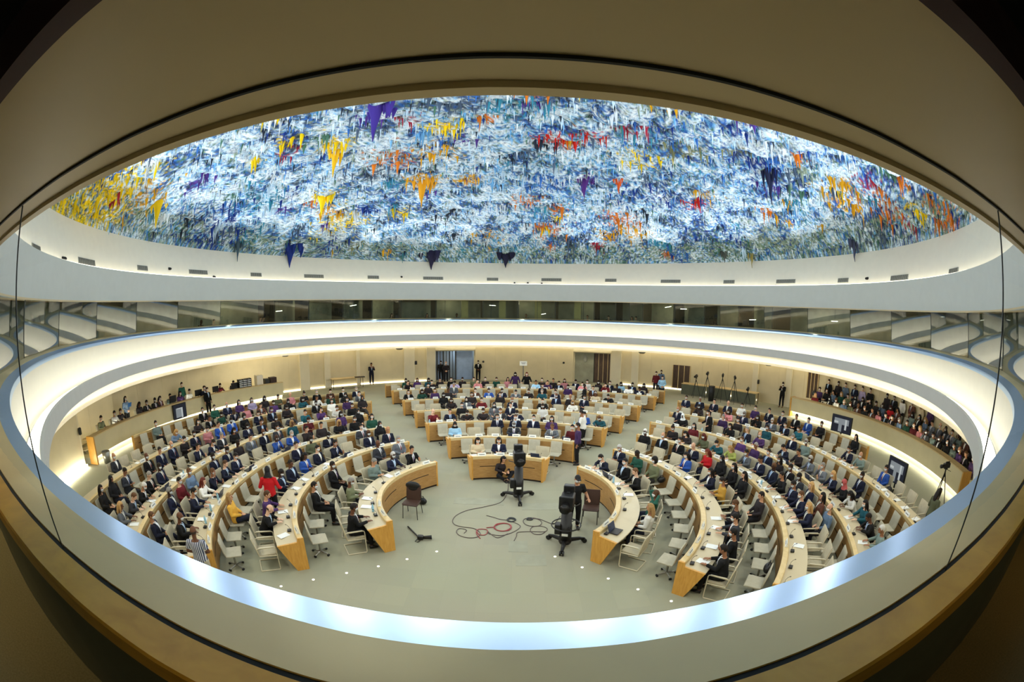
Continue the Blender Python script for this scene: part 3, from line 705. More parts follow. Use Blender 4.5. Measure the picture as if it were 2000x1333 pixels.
def build_row(R):
    a0, a1, rf = R['a0'], R['a1'], R['r']; n = max(8, int((a1-a0)*rf(0 if R['block'] == 'middle' else 90)/14))
    mid = (a0+a1)/2; e = empty('curved_desk' if R['desk'] else 'curved_screen', op(rf(mid), mid)); R['e'] = e
    side = {'left': 'left', 'right': 'right', 'middle': 'middle'}[R['block']]
    if R['desk']: tag(e, f'long curved wooden desk, {ORD[R["i"]]} row of the {side} block counted from the open floor', 'desk', 'curved delegate desks')
    else: tag(e, f'low curved wooden screen wall behind the last chairs of the {side} block', 'screen wall')
    S = lambda nm, sec, m, b0=a0, b1=a1, k=n: child(sweep(nm, sec, m, rf, b0, b1, k), e)
    fp = S('front_panel', [(0, .07), (0, .80), (.05, .80), (.05, .07)], M['deskwood'])
    S('lip', LIP if R['desk'] else [(-.01, .80), (-.01, .90), (.09, .90), (.09, .80)], M['lipwood'])
    S('plinth', [(.03, 0), (.03, .07), (.12, .07), (.12, 0)], M['slot'])
    if R['desk']:
        S('desk_top', [(.15, .765), (.15, .80), (.16, .80), (.68, .765), (.68, .735), (.15, .735)], M['desktop'])
    # dark cable slots along the front
    L = math.radians(a1-a0)*rf(mid); k = max(1, round(L/1.5)); step = (a1-a0)/k
    vs = MB()
    for q in range(k):
        c = a0+(q+.5)*step; h = step*.30; m_ = 4
        pts = [(c-h+2*h*t/m_) for t in range(m_+1)]
        v = []; f = []
        for a in pts:
            r = rf(a)
            v += [op(r-.004, a, .505), op(r-.004, a, .53), op(r+.01, a, .53), op(r+.01, a, .505)]
        for t in range(m_):
            for w in range(4): f.append((t*4+w, t*4+(w+1) % 4, t*4+4+(w+1) % 4, t*4+4+w))
        vs.add(v, f)
    me = fp.data; bm = bmesh.new(); bm.from_mesh(me)
    nv = [bm.verts.new(v) for v in vs.v]
    for f in vs.f:
        q = bm.faces.new([nv[i] for i in f]); q.material_index = 1
    bm.to_mesh(me); bm.free(); me.materials.append(M['slot'])
    for a, sgn in ((a0, -1), (a1, 1)):
        sec = [(-.005, .0), (-.005, .905), (.15, .905), (.17, .80), (.69, .77), (.30, 0)] if R['desk'] else [(-.02, 0), (-.02, .91), (.1, .91), (.1, 0)]
        da = math.degrees(.05/rf(a)); b0, b1 = (a-da, a) if sgn < 0 else (a, a+da)
        child(sweep('end_panel', sec, M['endwood'], lambda q, r=rf(a): r, b0, b1, 1), e)
    return e
for R in ROWS: build_row(R)

# chair prototypes (facing +Y, seat centre over the origin)
def slab(w, pts, t, n=1):
    """a bent padded slab: profile points (y, z) swept over the width w with rounded edges"""
    b = MB(); m = len(pts); vs = []; fs = []
    P = [Vector((0, y, z)) for y, z in pts]; nr = []
    for i in range(m):
        tn = (P[min(i+1, m-1)]-P[max(i-1, 0)]).normalized(); nr.append(Vector((0, -tn.z, tn.y)))
    xs = [(-.5, .3), (-.49, .8), (-.44, 1), (.44, 1), (.49, .8), (.5, .3)]
    ring = []
    for i in range(m):
        wi = w*(.93 if i in (0, m-1) else 1); ti = t*(.5 if i in (0, m-1) else 1)
        top = [P[i]+nr[i]*(ti/2*s)+Vector((x*wi, 0, 0)) for x, s in xs]; bot = [P[i]-nr[i]*(ti/2*s)+Vector((x*wi, 0, 0)) for x, s in xs[::-1]]
        vs += top+bot
    k = 12
    for i in range(m-1):
        for q in range(k): fs.append((i*k+q, i*k+(q+1) % k, (i+1)*k+(q+1) % k, (i+1)*k+q))
    fs += [tuple(range(k))[::-1], tuple(range((m-1)*k, m*k))]
    b.add(vs, fs); return b
ARM = dict(
    seat=slab(.5, [(.25, .455), (.235, .465), (.1, .455), (-.1, .44), (-.215, .44), (-.235, .445)], .055).me('armchair_seat'),
    back=slab(.5, [(-.215, .445), (-.225, .48), (-.255, .62), (-.29, .8), (-.325, .945), (-.33, .965)], .04).me('armchair_back'))
def arm_side(s):
    b = MB(); x = .275*s
    b.tube([(x, -.33, .95), (x, -.255, .65), (x, -.24, .655), (x, .2, .665), (x, .235, .655), (x, .25, .62), (x, .25, .05), (x, .24, .02), (x, -.25, .018)], .014, 6)
    b.tube([(x, -.255, .65), (x, -.21, .44), (x, .24, .43)], .013, 6)
    b.box((x, 0, .675), (.04, .4, .02), bev=.006)
    if s > 0: b.tube([(-x, -.25, .018), (x, -.25, .018)], .013, 6); b.tube([(-x, .2, .43), (x, .2, .43)], .011, 6)
    return b.me('armchair_side')
ARM['l'] = arm_side(-1); ARM['r'] = arm_side(1)
def sw_base():
    b = MB(); b.tube([(0, 0, .09), (0, 0, .40)], .028, 10)
    for k in range(4):
        a = PI/4+k*PI/2; b.tube([(0, 0, .085), (.24*math.cos(a), .24*math.sin(a), .055)], [.022, .016], 6)
    b.box((0, 0, .41), (.2, .2, .03)); n0 = len(b.f)
    for k in range(4):
        a = PI/4+k*PI/2; c = Vector((.25*math.cos(a), .25*math.sin(a), .03)); t = Vector((-math.sin(a), math.cos(a), 0))
        b.tube([c-t*.03, c+t*.03], .029, 10)
    me = b.me('swivel_base'); me.materials.append(M['steel']); me.materials.append(M['black'])
    for p in me.polygons: p.material_index = 1 if p.index >= n0 else 0
    return me
SWV = dict(seat=slab(.5, [(.235, .44), (.225, .455), (.1, .455), (-.08, .44), (-.17, .445), (-.19, .46)], .04).me('swivel_seat'),
           back=slab(.47, [(-.175, .45), (-.19, .475), (-.215, .56), (-.245, .72), (-.275, .885), (-.28, .905)], .035).me('swivel_back'),
           base=sw_base())
for k in ('seat', 'back'): ARM[k].materials.append(M['chairfab']); SWV[k].materials.append(M['chairfab2'])
for k in ('l', 'r'): ARM[k].materials.append(M['chairframe'])
for d in (ARM, SWV):
    for k in d: shade(d[k], 40)
def armchair(loc, rz, label):
    e = empty('armchair', loc, rz); tag(e, label, 'chair', 'beige armchairs behind the desks')
    link(bpy.data.objects.new('seat', ARM['seat']), e); link(bpy.data.objects.new('backrest', ARM['back']), e)
    link(bpy.data.objects.new('side_frame', ARM['l']), e); link(bpy.data.objects.new('side_frame', ARM['r']), e)
    return e
def swivel(loc, rz, label):
    e = empty('swivel_chair', loc, rz); tag(e, label, 'chair', 'grey beige chairs along the desk fronts')
    link(bpy.data.objects.new('seat', SWV['seat']), e); link(bpy.data.objects.new('backrest', SWV['back']), e)
    link(bpy.data.objects.new('swivel_base', SWV['base']), e)
    return e
SEATS = []
def seats():
    for R in ROWS:
        blk, i, a0, a1, rf = R['block'], R['i'], R['a0'], R['a1'], R['r']; sp = .76 if blk == 'middle' else .82
        for kind in ('desk', 'front'):
            if kind == 'desk' and not R['desk']: continue
            if kind == 'front' and i == 1: continue
            dr = .96 if kind == 'desk' else -.46
            b0, b1 = a0, a1
            if kind == 'front':     # chairs stand against the front of this desk
                b0, b1 = a0+math.degrees(.15/rf(a0)), a1-math.degrees(.15/rf(a1))
            mid = (b0+b1)/2; L = rad(b1-b0)*(rf(mid)+dr); n = int((L-.2)/sp)
            if i == 1 and blk == 'middle': n = 4
            for k in range(n):
                a = b0+(k+.5)*(b1-b0)/n; p = op(rf(a)+dr, a); px, py = project((p.x, p.y, .9))
                # skip what lies wholly below the balcony rim
                q = hp(15.9, azof(p), 5.2)
                if math.hypot(p.x-HX, p.y-HY) > 15.6 and p.y < HY-4: continue
                if not visible_floor(p): continue
                cnt = (k+1) if blk in ('right', 'middle') else (n-k)
                face = math.atan2(OX-p.x, OY-p.y); rz = -face
                SEATS.append(dict(kind=kind, blk=blk, i=i, k=cnt, p=p, rz=rz, a=a, who=None))
def visible_floor(p):
    """is a seated head there above the near balcony rim as seen from the gallery"""
    dx, dy, dz = p.x, p.y, 1.3-EYE
    A = dx*dx+dy*dy; B = -2*(dx*HX+dy*HY); C = HX*HX+HY*HY-15.865**2
    t = (-B-math.sqrt(max(0, B*B-4*A*C)))/(2*A)
    return EYE+dz*t > 5.2
seats()
# ================================================================== people
HEAD = (.078, .098, .118)
def remesh(mb, vox, mname, mats, smooth_it=3):
    me = mb.me('tmp'); o = bpy.data.objects.new('tmp', me); COL.objects.link(o)
    r = o.modifiers.new('r', 'REMESH'); r.mode = 'VOXEL'; r.voxel_size = vox; r.use_smooth_shade = True
    if smooth_it:
        s = o.modifiers.new('s', 'SMOOTH'); s.factor = .5; s.iterations = smooth_it
    dg = bpy.context.evaluated_depsgraph_get(); ev = o.evaluated_get(dg)
    out = bpy.data.meshes.new_from_object(ev); out.name = mname
    bpy.data.objects.remove(o); bpy.data.meshes.remove(me)
    out.materials.clear()
    for m in mats: out.materials.append(m)
    out.polygons.foreach_set('use_smooth', [True]*len(out.polygons))
    return out
def hfun(b, fn, n=28, m=20):
    """closed surface around the head: fn(direction) -> point"""
    vs = []; fs = []
    for j in range(1, m):
        th = PI*j/m
        for k in range(n):
            ph = 2*PI*k/n; vs.append(fn(Vector((math.sin(th)*math.cos(ph), math.sin(th)*math.sin(ph), math.cos(th)))))
    t = len(vs); vs += [fn(Vector((0, 0, 1))), fn(Vector((0, 0, -1)))]
    for j in range(m-2):
        for k in range(n):
            a = j*n+k; c = j*n+(k+1) % n; fs.append((a, a+n, c+n, c))
    for k in range(n):
        fs.append((t, k, (k+1) % n)); fs.append((t+1, (m-2)*n+(k+1) % n, (m-2)*n+k))
    b.add(vs, fs)
def hp_(d, s): return Vector((d.x*HEAD[0]*s, d.y*HEAD[1]*s, d.z*HEAD[2]*s))
def make_hair(kind):
    b = MB()
    def short(d, top=1.09):
        face = d.y > .42 and d.z < .52
        ear = abs(d.x) > .8 and d.z < .12 and d.y > -.25
        low = d.z < -.38
        return hp_(d, .86 if (face or low or (ear and d.z < -.1)) else top)
    if kind == 'short': hfun(b, short)
    elif kind == 'bald':
        hfun(b, lambda d: hp_(d, 1.05 if (d.y < .15 and -.35 < d.z < .30 and (abs(d.x) > .4 or d.y < -.4)) else .86))
    elif kind == 'curly':
        hfun(b, lambda d: hp_(d, .86 if (d.y > .5 and d.z < .4) or d.z < -.75 else 1.36+.07*math.sin(17*d.x+9*d.z)*math.sin(13*d.y)))
    elif kind in ('long', 'bun'):
        hfun(b, lambda d: hp_(d, .86 if (d.y > .38 and d.z < .55) else 1.1))
        if kind == 'long':
            b.tube([(0, -.05, .05), (0, -.075, -.08), (0, -.085, -.2), (0, -.07, -.30)], [(.088, .05), (.095, .055), (.10, .05), (.07, .03)], 12, side=(1, 0, 0))
            for s in (-1, 1): b.tube([(s*.07, -.01, .05), (s*.085, .01, -.08), (s*.09, .02, -.2)], [.028, .03, .018], 8)
        else: b.ell((0, -.075, .1), (.05, .05, .045))
    elif kind == 'scarf':
        hfun(b, lambda d: hp_(d, .86 if (d.y > .5 and -.62 < d.z < .5 and abs(d.x) < .62) else 1.13))
        b.tube([(0, -.01, -.06), (0, -.02, -.14), (0, -.02, -.21)], [(.085, .09), (.105, .10), (.15, .115)], 14, side=(1, 0, 0))
    elif kind == 'cap':
        hfun(b, lambda d: hp_(d, 1.12 if d.z > .30 else (1.05 if d.y < .1 and d.z > -.3 else .86)))
        b.box((0, .12, .06), (.13, .10, .012))
    return remesh(b, .011, 'hair_'+kind, [M['hair']], 2)
HAIR = {k: make_hair(k) for k in ('short', 'bald', 'curly', 'long', 'bun', 'scarf', 'cap')}
def make_mask():
    b = MB(); hfun(b, lambda d: hp_(d, 1.10 if (d.y > .38 and -.74 < d.z < -.04) else .84))
    b.ell((0, .1, -.015), (.022, .016, .03))
    return remesh(b, .010, 'face_mask', [M['mask']], 2)
MASK = make_mask()
def head_geo(b, Mx):
    """skull, jaw, nose, brow, lips and ears in the head frame, carried by the matrix Mx"""
    t = MB()
    t.ell((0, -.008, .012), (.076, .094, .108), 20, 14); t.ell((0, .022, -.055), (.056, .066, .062), 14, 10)
    t.tube([(0, .085, .02), (0, .108, -.012), (0, .098, -.03)], [.010, .016, .014], 8)
    t.ell((0, .085, -.062), (.026, .014, .008)); t.ell((0, .085, -.075), (.022, .012, .008))
    t.tube([(-.045, .083, .032), (0, .092, .034), (.045, .083, .032)], .009, 6)
    for s in (-1, 1): t.ell((s*.079, -.005, -.005), (.012, .022, .033))
    b.add([Mx @ v for v in t.v], t.f)
def hand_geo(b, W, D, N, s, curl=.35):
    """palm and five fingers. W wrist point, D finger direction, N back-of-hand normal, s=+1 right hand / -1 left"""
    D = D.normalized(); N = (N-D*N.dot(D)).normalized(); Sd = D.cross(N).normalized()*s
    pc = W+D*.05
    b.tube([W-D*.01, W+D*.03, W+D*.085], [(.026, .019), (.040, .016), (.040, .013)], 10, side=Sd)
    for k, (o, L) in enumerate([(-.031, .066), (-.0105, .076), (.0105, .070), (.031, .054)]):
        p0 = W+D*.078+Sd*o; d1 = (D-N*curl*.6).normalized(); d2 = (D-N*curl*1.7).normalized()
        p1 = p0+d1*L*.45; p2 = p1+(D-N*curl*1.2).normalized()*L*.3; p3 = p2+d2*L*.25
        b.tube([p0, p1, p2, p3], [.0095, .009, .0085, .007], 6)
    t0 = W+D*.02-Sd*.034; t1 = t0+(D*.5-Sd*.8-N*.2).normalized()*.036; t2 = t1+(D*.85-Sd*.3-N*.35).normalized()*.032
    b.tube([t0, t1, t2], [.013, .011, .008], 6)
V = Vector
def pose_data(name):
    P = dict(lean=0, nod=8, turn=0, stand=False, hipz=.54, hipy=-.02, arms=None, legs=None, handdir=None)
    seat_legs = [((-.10, .0, .54), (-.13, .43, .52), (-.13, .42, .10)), ((.10, .0, .54), (.13, .43, .52), (.13, .42, .10))]
    if name == 'desk': P.update(lean=9, nod=12, legs=seat_legs, arms=[((-.27, .12, .83), (-.16, .40, .83)), ((.27, .12, .83), (.13, .41, .83))], hd=(0.25, 1, 0), hn=(0, 0, 1))
    if name == 'write': P.update(lean=24, nod=32, legs=seat_legs, arms=[((-.30, .22, .84), (-.10, .44, .83)), ((.30, .2, .84), (.10, .42, .83))], hd=(0.3, 1, 0), hn=(0, 0, 1))
    if name == 'lap': P.update(lean=-4, nod=6, legs=seat_legs, arms=[((-.25, -.02, .76), (-.10, .22, .67)), ((.25, -.02, .76), (.10, .24, .68))], hd=(0.5, 1, -.1), hn=(0, 0, 1))
    if name == 'phone': P.update(lean=2, nod=26, legs=seat_legs, arms=[((-.25, .0, .78), (-.07, .26, .80)), ((.25, .0, .78), (.07, .27, .80))], hd=(0.3, 1, .5), hn=(0, -.5, 1))
    if name == 'face': P.update(lean=6, nod=6, legs=seat_legs, arms=[((-.26, .1, .80), (-.12, .34, .83)), ((.25, .2, .83), (.09, .17, 1.10))], hd=(0.2, .2, 1), hn=(0, 1, 0))
    if name == 'cross': P.update(lean=-9, nod=2, legs=[((-.10, .02, .54), (-.10, .45, .50), (-.10, .50, .10)), ((.10, .02, .56), (.03, .44, .66), (-.13, .62, .34))],
                               arms=[((-.26, -.05, .76), (-.07, .2, .70)), ((.26, -.05, .76), (.06, .22, .71))], hd=(0.6, 1, -.1), hn=(0, 0, 1))
    if name == 'behind': P.update(lean=-12, nod=-4, legs=seat_legs, arms=[((-.44, -.05, 1.12), (-.13, -.20, 1.24)), ((.44, -.05, 1.12), (.13, -.20, 1.24))], hd=(1, -.2, .1), hn=(0, -1, 0))
    st_legs = [((-.10, 0, .92), (-.115, .02, .50), (-.12, -.02, .10)), ((.10, 0, .92), (.115, .03, .50), (.13, .02, .10))]
    if name.startswith('stand'): P.update(stand=True, hipz=.94, hipy=0, lean=0, nod=4, legs=st_legs)
    if name == 'stand_down': P.update(arms=[((-.25, -.03, 1.15), (-.26, .05, .90)), ((.25, -.03, 1.15), (.26, .05, .90))], hd=(0.05, .2, -1), hn=(1, 0, 0))
    if name == 'stand_clasp': P.update(arms=[((-.27, -.02, 1.15), (-.05, .17, 1.0)), ((.27, -.02, 1.15), (.05, .18, 1.0))], hd=(0.9, .3, -.4), hn=(0, 1, .2))
    if name == 'stand_raise': P.update(nod=10, arms=[((-.24, .08, 1.17), (-.08, .26, 1.36)), ((.24, .08, 1.17), (.08, .27, 1.36))], hd=(0.3, .3, 1), hn=(0, 1, 0))
    if name == 'stand_reach': P.update(lean=8, nod=16, arms=[((-.30, .05, 1.12), (-.30, .28, 1.05)), ((.30, .02, 1.12), (.33, .24, 1.02))], hd=(0.1, 1, -.1), hn=(0, 0, 1))
    if name == 'stride': P.update(stand=True, hipz=.93, hipy=0, nod=2, legs=[((-.10, 0, .92), (-.11, .16, .52), (-.11, .12, .09)), ((.10, 0, .92), (.11, -.03, .50), (.12, -.22, .13))],
                               arms=[((-.25, -.05, 1.15), (-.20, .12, .98)), ((.25, .0, 1.15), (.10, .2, 1.1))], hd=(0.2, 1, -.3), hn=(0, 0, 1))
    if name == 'floor': P.update(hipz=.14, hipy=-.05, lean=14, nod=26, legs=[((-.10, 0, .14), (-.30, .30, .30), (-.02, .40, .08)), ((.10, 0, .14), (.30, .30, .26), (.06, .34, .08))],
                               arms=[((-.28, .08, .42), (-.10, .30, .36)), ((.28, .08, .42), (.10, .30, .36))], hd=(0.4, 1, -.1), hn=(0, 0, 1))
    return P
POSES = {}
def make_pose(name):
    P = pose_data(name); hip = V((0, P['hipy'], P['hipz'])); R = Matrix.Rotation(-rad(P['lean']), 3, 'X')
    sp = lambda x, y, z: hip+R @ V((x, y, z))
    waist, chest, neck = sp(0, .0, .18), sp(0, .0, .36), sp(0, -.015, .50)
    hr = Matrix.Rotation(-rad(P['nod']), 4, 'X'); hc = neck+R @ V((0, .02, .09))+V((0, .02+.04*math.sin(rad(P['nod'])), .10))
    HM = Matrix.Translation(hc) @ hr
    sh = [sp(-.175, -.01, .44), sp(.175, -.01, .44)]
    b = MB()
    X = (1, 0, 0)
    b.tube([hip+V((0, 0, -.07)), hip, waist, chest, sp(0, -.01, .45), neck], [(.12, .10), (.165, .115), (.145, .10), (.165, .115), (.15, .09), (.06, .06)], 16, side=X)
    b.tube([sp(0, -.02, .44), neck, hc+hr.to_3x3() @ V((0, -.02, -.05))], [.062, .054, .052], 12)
    head_geo(b, HM)
    hds = []
    for q, s in ((0, -1), (1, 1)):
        el, wr = V(P['arms'][q][0]), V(P['arms'][q][1])
        b.tube([sh[q]+V((-.03*s, 0, 0)), sh[q], (sh[q]+el)/2, el, (el+wr)/2, wr], [.058, .056, .049, .042, .037, .026], 10)
        D = V(P['hd']); D.x *= -s; N = V(P['hn']); N.x *= -s
        hand_geo(b, wr, D, N, s)
    for q in (0, 1):
        hp0, kn, an = [V(c) for c in P['legs'][q]]
        b.tube([hp0, (hp0+kn)/2, kn, (kn*.6+an*.4), an], [.085, .075, .058, .055, .040], 10)
        d = V((0, 1, 0))
        b.tube([an+V((0, -.05, -.05)), an+V((0, .02, -.045)), an+V((0, .15, -.065))], [(.034, .035), (.042, .035), (.038, .018)], 10, side=X)
    body = remesh(b, .0088, 'body_'+name, [M['skin'], M['eye']], 2)
    eyes = [HM @ V((sx*.031, .088, .012)) for sx in (-1, 1)]
    brow = [HM @ V((sx*x, .094, .034)) for sx in (-1, 1) for x in (.022, .034, .046)]
    for p in body.polygons:
        c = p.center
        if c.z > hc.z-.05 and (any((c-e).length < .0125 for e in eyes) or any((c-e).length < .0085 for e in brow)): p.material_index = 1
    # jacket
    j = MB()
    j.tube([hip+V((0, 0, -.06)), hip+V((0, 0, .02)), waist, chest, sp(0, -.01, .455), sp(0, -.015, .49)], [(.175, .125), (.19, .138), (.168, .122), (.19, .135), (.155, .10), (.085, .075)], 18, side=X)
    for q, s in ((0, -1), (1, 1)):
        el, wr = V(P['arms'][q][0]), V(P['arms'][q][1]); w2 = wr+(el-wr)*.10
        j.tube([sh[q]+V((-.06*s, 0, .0)), sh[q]+V((.01*s, 0, 0)), (sh[q]+el)/2, el, (el+w2)/2, w2], [.068, .073, .064, .057, .050, .042], 12)
    jacket = remesh(j, .016, 'jacket_'+name, [M['fabric']], 3)
    # short sleeved top
    j = MB()
    j.tube([hip+V((0, 0, -.05)), hip+V((0, 0, .02)), waist, chest, sp(0, -.01, .455), sp(0, -.015, .485)], [(.172, .122), (.182, .13), (.158, .114), (.178, .128), (.15, .098), (.08, .072)], 18, side=X)
    for q, s in ((0, -1), (1, 1)):
        el = V(P['arms'][q][0]); mdl = sh[q]+(el-sh[q])*.72
        j.tube([sh[q]+V((-.06*s, 0, .0)), sh[q]+V((.01*s, 0, 0)), (sh[q]+mdl)/2, mdl], [.066, .070, .064, .060], 12)
    top = remesh(j, .016, 'top_'+name, [M['fabric']], 3)
    # shirt front and tie
    f = R @ V((0, 1, 0)); pts = [sp(0, .070, .485), sp(0, .112, .43), sp(0, .142, .34), sp(0, .136, .22)]
    k = MB(); k.tube(pts, [(.055, .016), (.052, .016), (.036, .014), (.012, .010)], 8, side=X)
    for sx in (-1, 1): k.tube([sp(sx*.05, .01, .50), sp(sx*.045, .06, .50), sp(sx*.01, .09, .475)], .014, 6)
    shirt = k.me('shirt_'+name, True); shirt.materials.append(M['fabric'])
    k = MB(); k.tube([sp(0, .092, .472), sp(0, .132, .42), sp(0, .158, .34), sp(0, .148, .24)], [(.018, .012), (.015, .010), (.022, .010), (.012, .008)], 6, side=X)
    tie = k.me('tie_'+name, True); tie.materials.append(M['fabric'])
    # trousers and shoes
    t = MB()
    t.tube([hip+V((0, 0, .06)), hip, hip+V((0, .0, -.06))], [(.165, .115), (.175, .125), (.15, .115)], 14, side=X)
    for q in (0, 1):
        hp0, kn, an = [V(c) for c in P['legs'][q]]
        t.tube([hp0, (hp0+kn)/2, kn, (kn*.5+an*.5), an+(kn-an).normalized()*.02], [.10, .092, .074, .066, .058], 12)
    trousers = remesh(t, .018, 'trousers_'+name, [M['fabric']], 3)
    shoes = []
    for q in (0, 1):
        an = V(P['legs'][q][2]); s_ = MB()
        s_.tube([an+V((0, -.06, -.055)), an+V((0, .0, -.045)), an+V((0, .08, -.058)), an+V((0, .175, -.07))], [(.038, .042), (.045, .048), (.047, .036), (.036, .02)], 10, side=X)
        sm = s_.me('shoe_'+name, True); sm.materials.append(M['shoe']); shoes.append(sm)
    POSES[name] = dict(body=body, jacket=jacket, top=top, shirt=shirt, tie=tie, trousers=trousers, shoes=shoes, HM=HM, hc=hc)
for nm in ('desk', 'write', 'lap', 'phone', 'face', 'cross', 'behind', 'stand_down', 'stand_clasp', 'stand_raise', 'stand_reach', 'stride', 'floor'): make_pose(nm)

CLO = dict(n=((24, 28, 48), 'navy suit', 1), k=((16, 16, 18), 'black suit', 1), c=((48, 50, 56), 'charcoal suit', 1), g=((92, 96, 102), 'grey suit', 1), b=((40, 76, 150), 'blue suit', 1), B=((44, 92, 176), 'blue jacket', 0),
           l=((150, 190, 216), 'pale blue shirt', 0), w=((228, 226, 218), 'white top', 0), e=((206, 190, 158), 'cream top', 0), r=((172, 24, 30), 'red jacket', 0), R=((92, 26, 32), 'dark red jacket', 0), m=((84, 52, 40), 'brown jacket', 1),
           G=((30, 74, 60), 'green jacket', 0), t=((30, 84, 96), 'teal jacket', 0), y=((196, 150, 60), 'mustard shirt', 0), p=((196, 128, 132), 'pink top', 0), P=((70, 46, 92), 'purple top', 0), L=((176, 164, 200), 'lilac top', 0),
           o=((196, 84, 36), 'orange top', 0), v=((96, 100, 74), 'olive top', 0), z=((150, 158, 82), 'yellow green top', 0), K=((20, 20, 22), 'black top', 0), D=((40, 34, 36), 'dark top', 0), S=((110, 126, 120), 'sage jacket', 0),
           Q=((96, 116, 140), 'grey blue jacket', 0))
HRC = dict(s=('short', (26, 20, 17), 'short dark hair'), b=('bald', (60, 48, 40), 'balding head'), l=('long', (24, 18, 16), 'long dark hair'), g=('short', (150, 146, 140), 'short grey hair'), y=('long', (168, 132, 84), 'long blonde hair'),
           h=('scarf', (24, 24, 28), 'dark headscarf'), H=('scarf', (206, 212, 214), 'white headscarf'), u=('bun', (34, 24, 20), 'hair bun'), c=('curly', (28, 22, 20), 'curly dark hair'), r=('long', (92, 38, 28), 'long reddish hair'), j=('short', (92, 62, 38), 'short brown hair'),
           R=('scarf', (196, 92, 92), 'red headscarf'), w=('short', (206, 202, 196), 'short white hair'), C=('cap', (20, 20, 22), 'dark cap'))
SKIN = [(214, 168, 138), (198, 150, 118), (222, 180, 152), (150, 104, 76), (104, 68, 48), (176, 128, 96), (70, 46, 34)]
SHIRT = [(232, 234, 236), (232, 234, 236), (176, 200, 226), (222, 222, 214)]
TIE = [(30, 40, 84), (120, 30, 36), (40, 40, 46), (60, 90, 150), (90, 60, 110)]
HR_RND = random.Random(5)
def put(name, me, par, col=None, mx=None):
    o = bpy.data.objects.new(name, me); COL.objects.link(o); o.parent = par
    if col: o.color = lin(col)
    if mx is not None: o.matrix_local = mx
    return o
def jitter(c, a=.16): 
    f = 1+HR_RND.uniform(-a, a); return tuple(max(3, min(250, v*f)) for v in c)
def stripe_mat():
    m, nt, b = new_mat('striped_cloth'); N = nt.nodes; L = nt.links; setp(b, Roughness=.85)
    tc = N.new('ShaderNodeTexCoord'); wv = N.new('ShaderNodeTexWave'); wv.bands_direction = 'X'; wv.inputs['Scale'].default_value = 7
    L.new(tc.outputs['Object'], wv.inputs['Vector']); rp = N.new('ShaderNodeValToRGB'); e = rp.color_ramp.elements
    e[0].position = .45; e[0].color = lin((34, 44, 84)); e[1].position = .6; e[1].color = lin((206, 208, 214))
    L.new(wv.outputs['Fac'], rp.inputs['Fac']); L.new(rp.outputs['Color'], b.inputs['Base Color']); return m
QUEUE = []
def person(loc, rz, pose, clo, hair, label, group, mask=True, skin=None, trouser=None, short=False, tie=True, scale=1, keep=False):
    QUEUE.append((keep, loc, rz, pose, clo, hair, label, group, mask, skin, trouser, short, tie, scale))
def build_person(keep, loc, rz, pose, clo, hair, label, group, mask, skin, trouser, short, tie, scale):
    P = POSES[pose]; col, _, suit = CLO[clo]; hk, hcol, _ = HRC[hair]
    o = bpy.data.objects.new('person', P['body']); COL.objects.link(o); o.location = loc; o.rotation_euler = (0, 0, rz); o.scale = (scale,)*3
    o.color = lin(skin or HR_RND.choice(SKIN)); tag(o, label, 'person', group)
    c = jitter(col)
    tp = put('jacket' if suit else 'top', P['top'] if short else P['jacket'], o, c)
    if 'striped' in label: tp.material_slots[0].link = 'OBJECT'; tp.material_slots[0].material = stripe_mat()
    put('trousers', P['trousers'], o, trouser or (jitter(col) if suit else HR_RND.choice([(26, 26, 30), (30, 34, 50), (50, 48, 46)])))
    for sm in P['shoes']: put('shoe', sm, o)
    if suit:
        sh = put('shirt', P['shirt'], o, HR_RND.choice(SHIRT))
        if tie and HR_RND.random() < .7: put('necktie', P['tie'], sh, HR_RND.choice(TIE))
    put('hair' if hk not in ('scarf', 'cap') else {'scarf': 'headscarf', 'cap': 'cap'}[hk], HAIR[hk], o, jitter(hcol), P['HM'])
    if mask: put('face_mask', MASK, o, None, P['HM'])
    return o
def lowpoly(me, ratio):
    o = bpy.data.objects.new('tmp', me); COL.objects.link(o); d = o.modifiers.new('d', 'DECIMATE'); d.ratio = ratio
    ev = o.evaluated_get(bpy.context.evaluated_depsgraph_get()); out = bpy.data.meshes.new_from_object(ev); bpy.data.objects.remove(o)
    n = len(out.vertices); co = np.empty(n*3, np.float32); out.vertices.foreach_get('co', co)
    fs = [tuple(p.vertices) for p in out.polygons]; bpy.data.meshes.remove(out); return co.reshape(-1, 3), fs
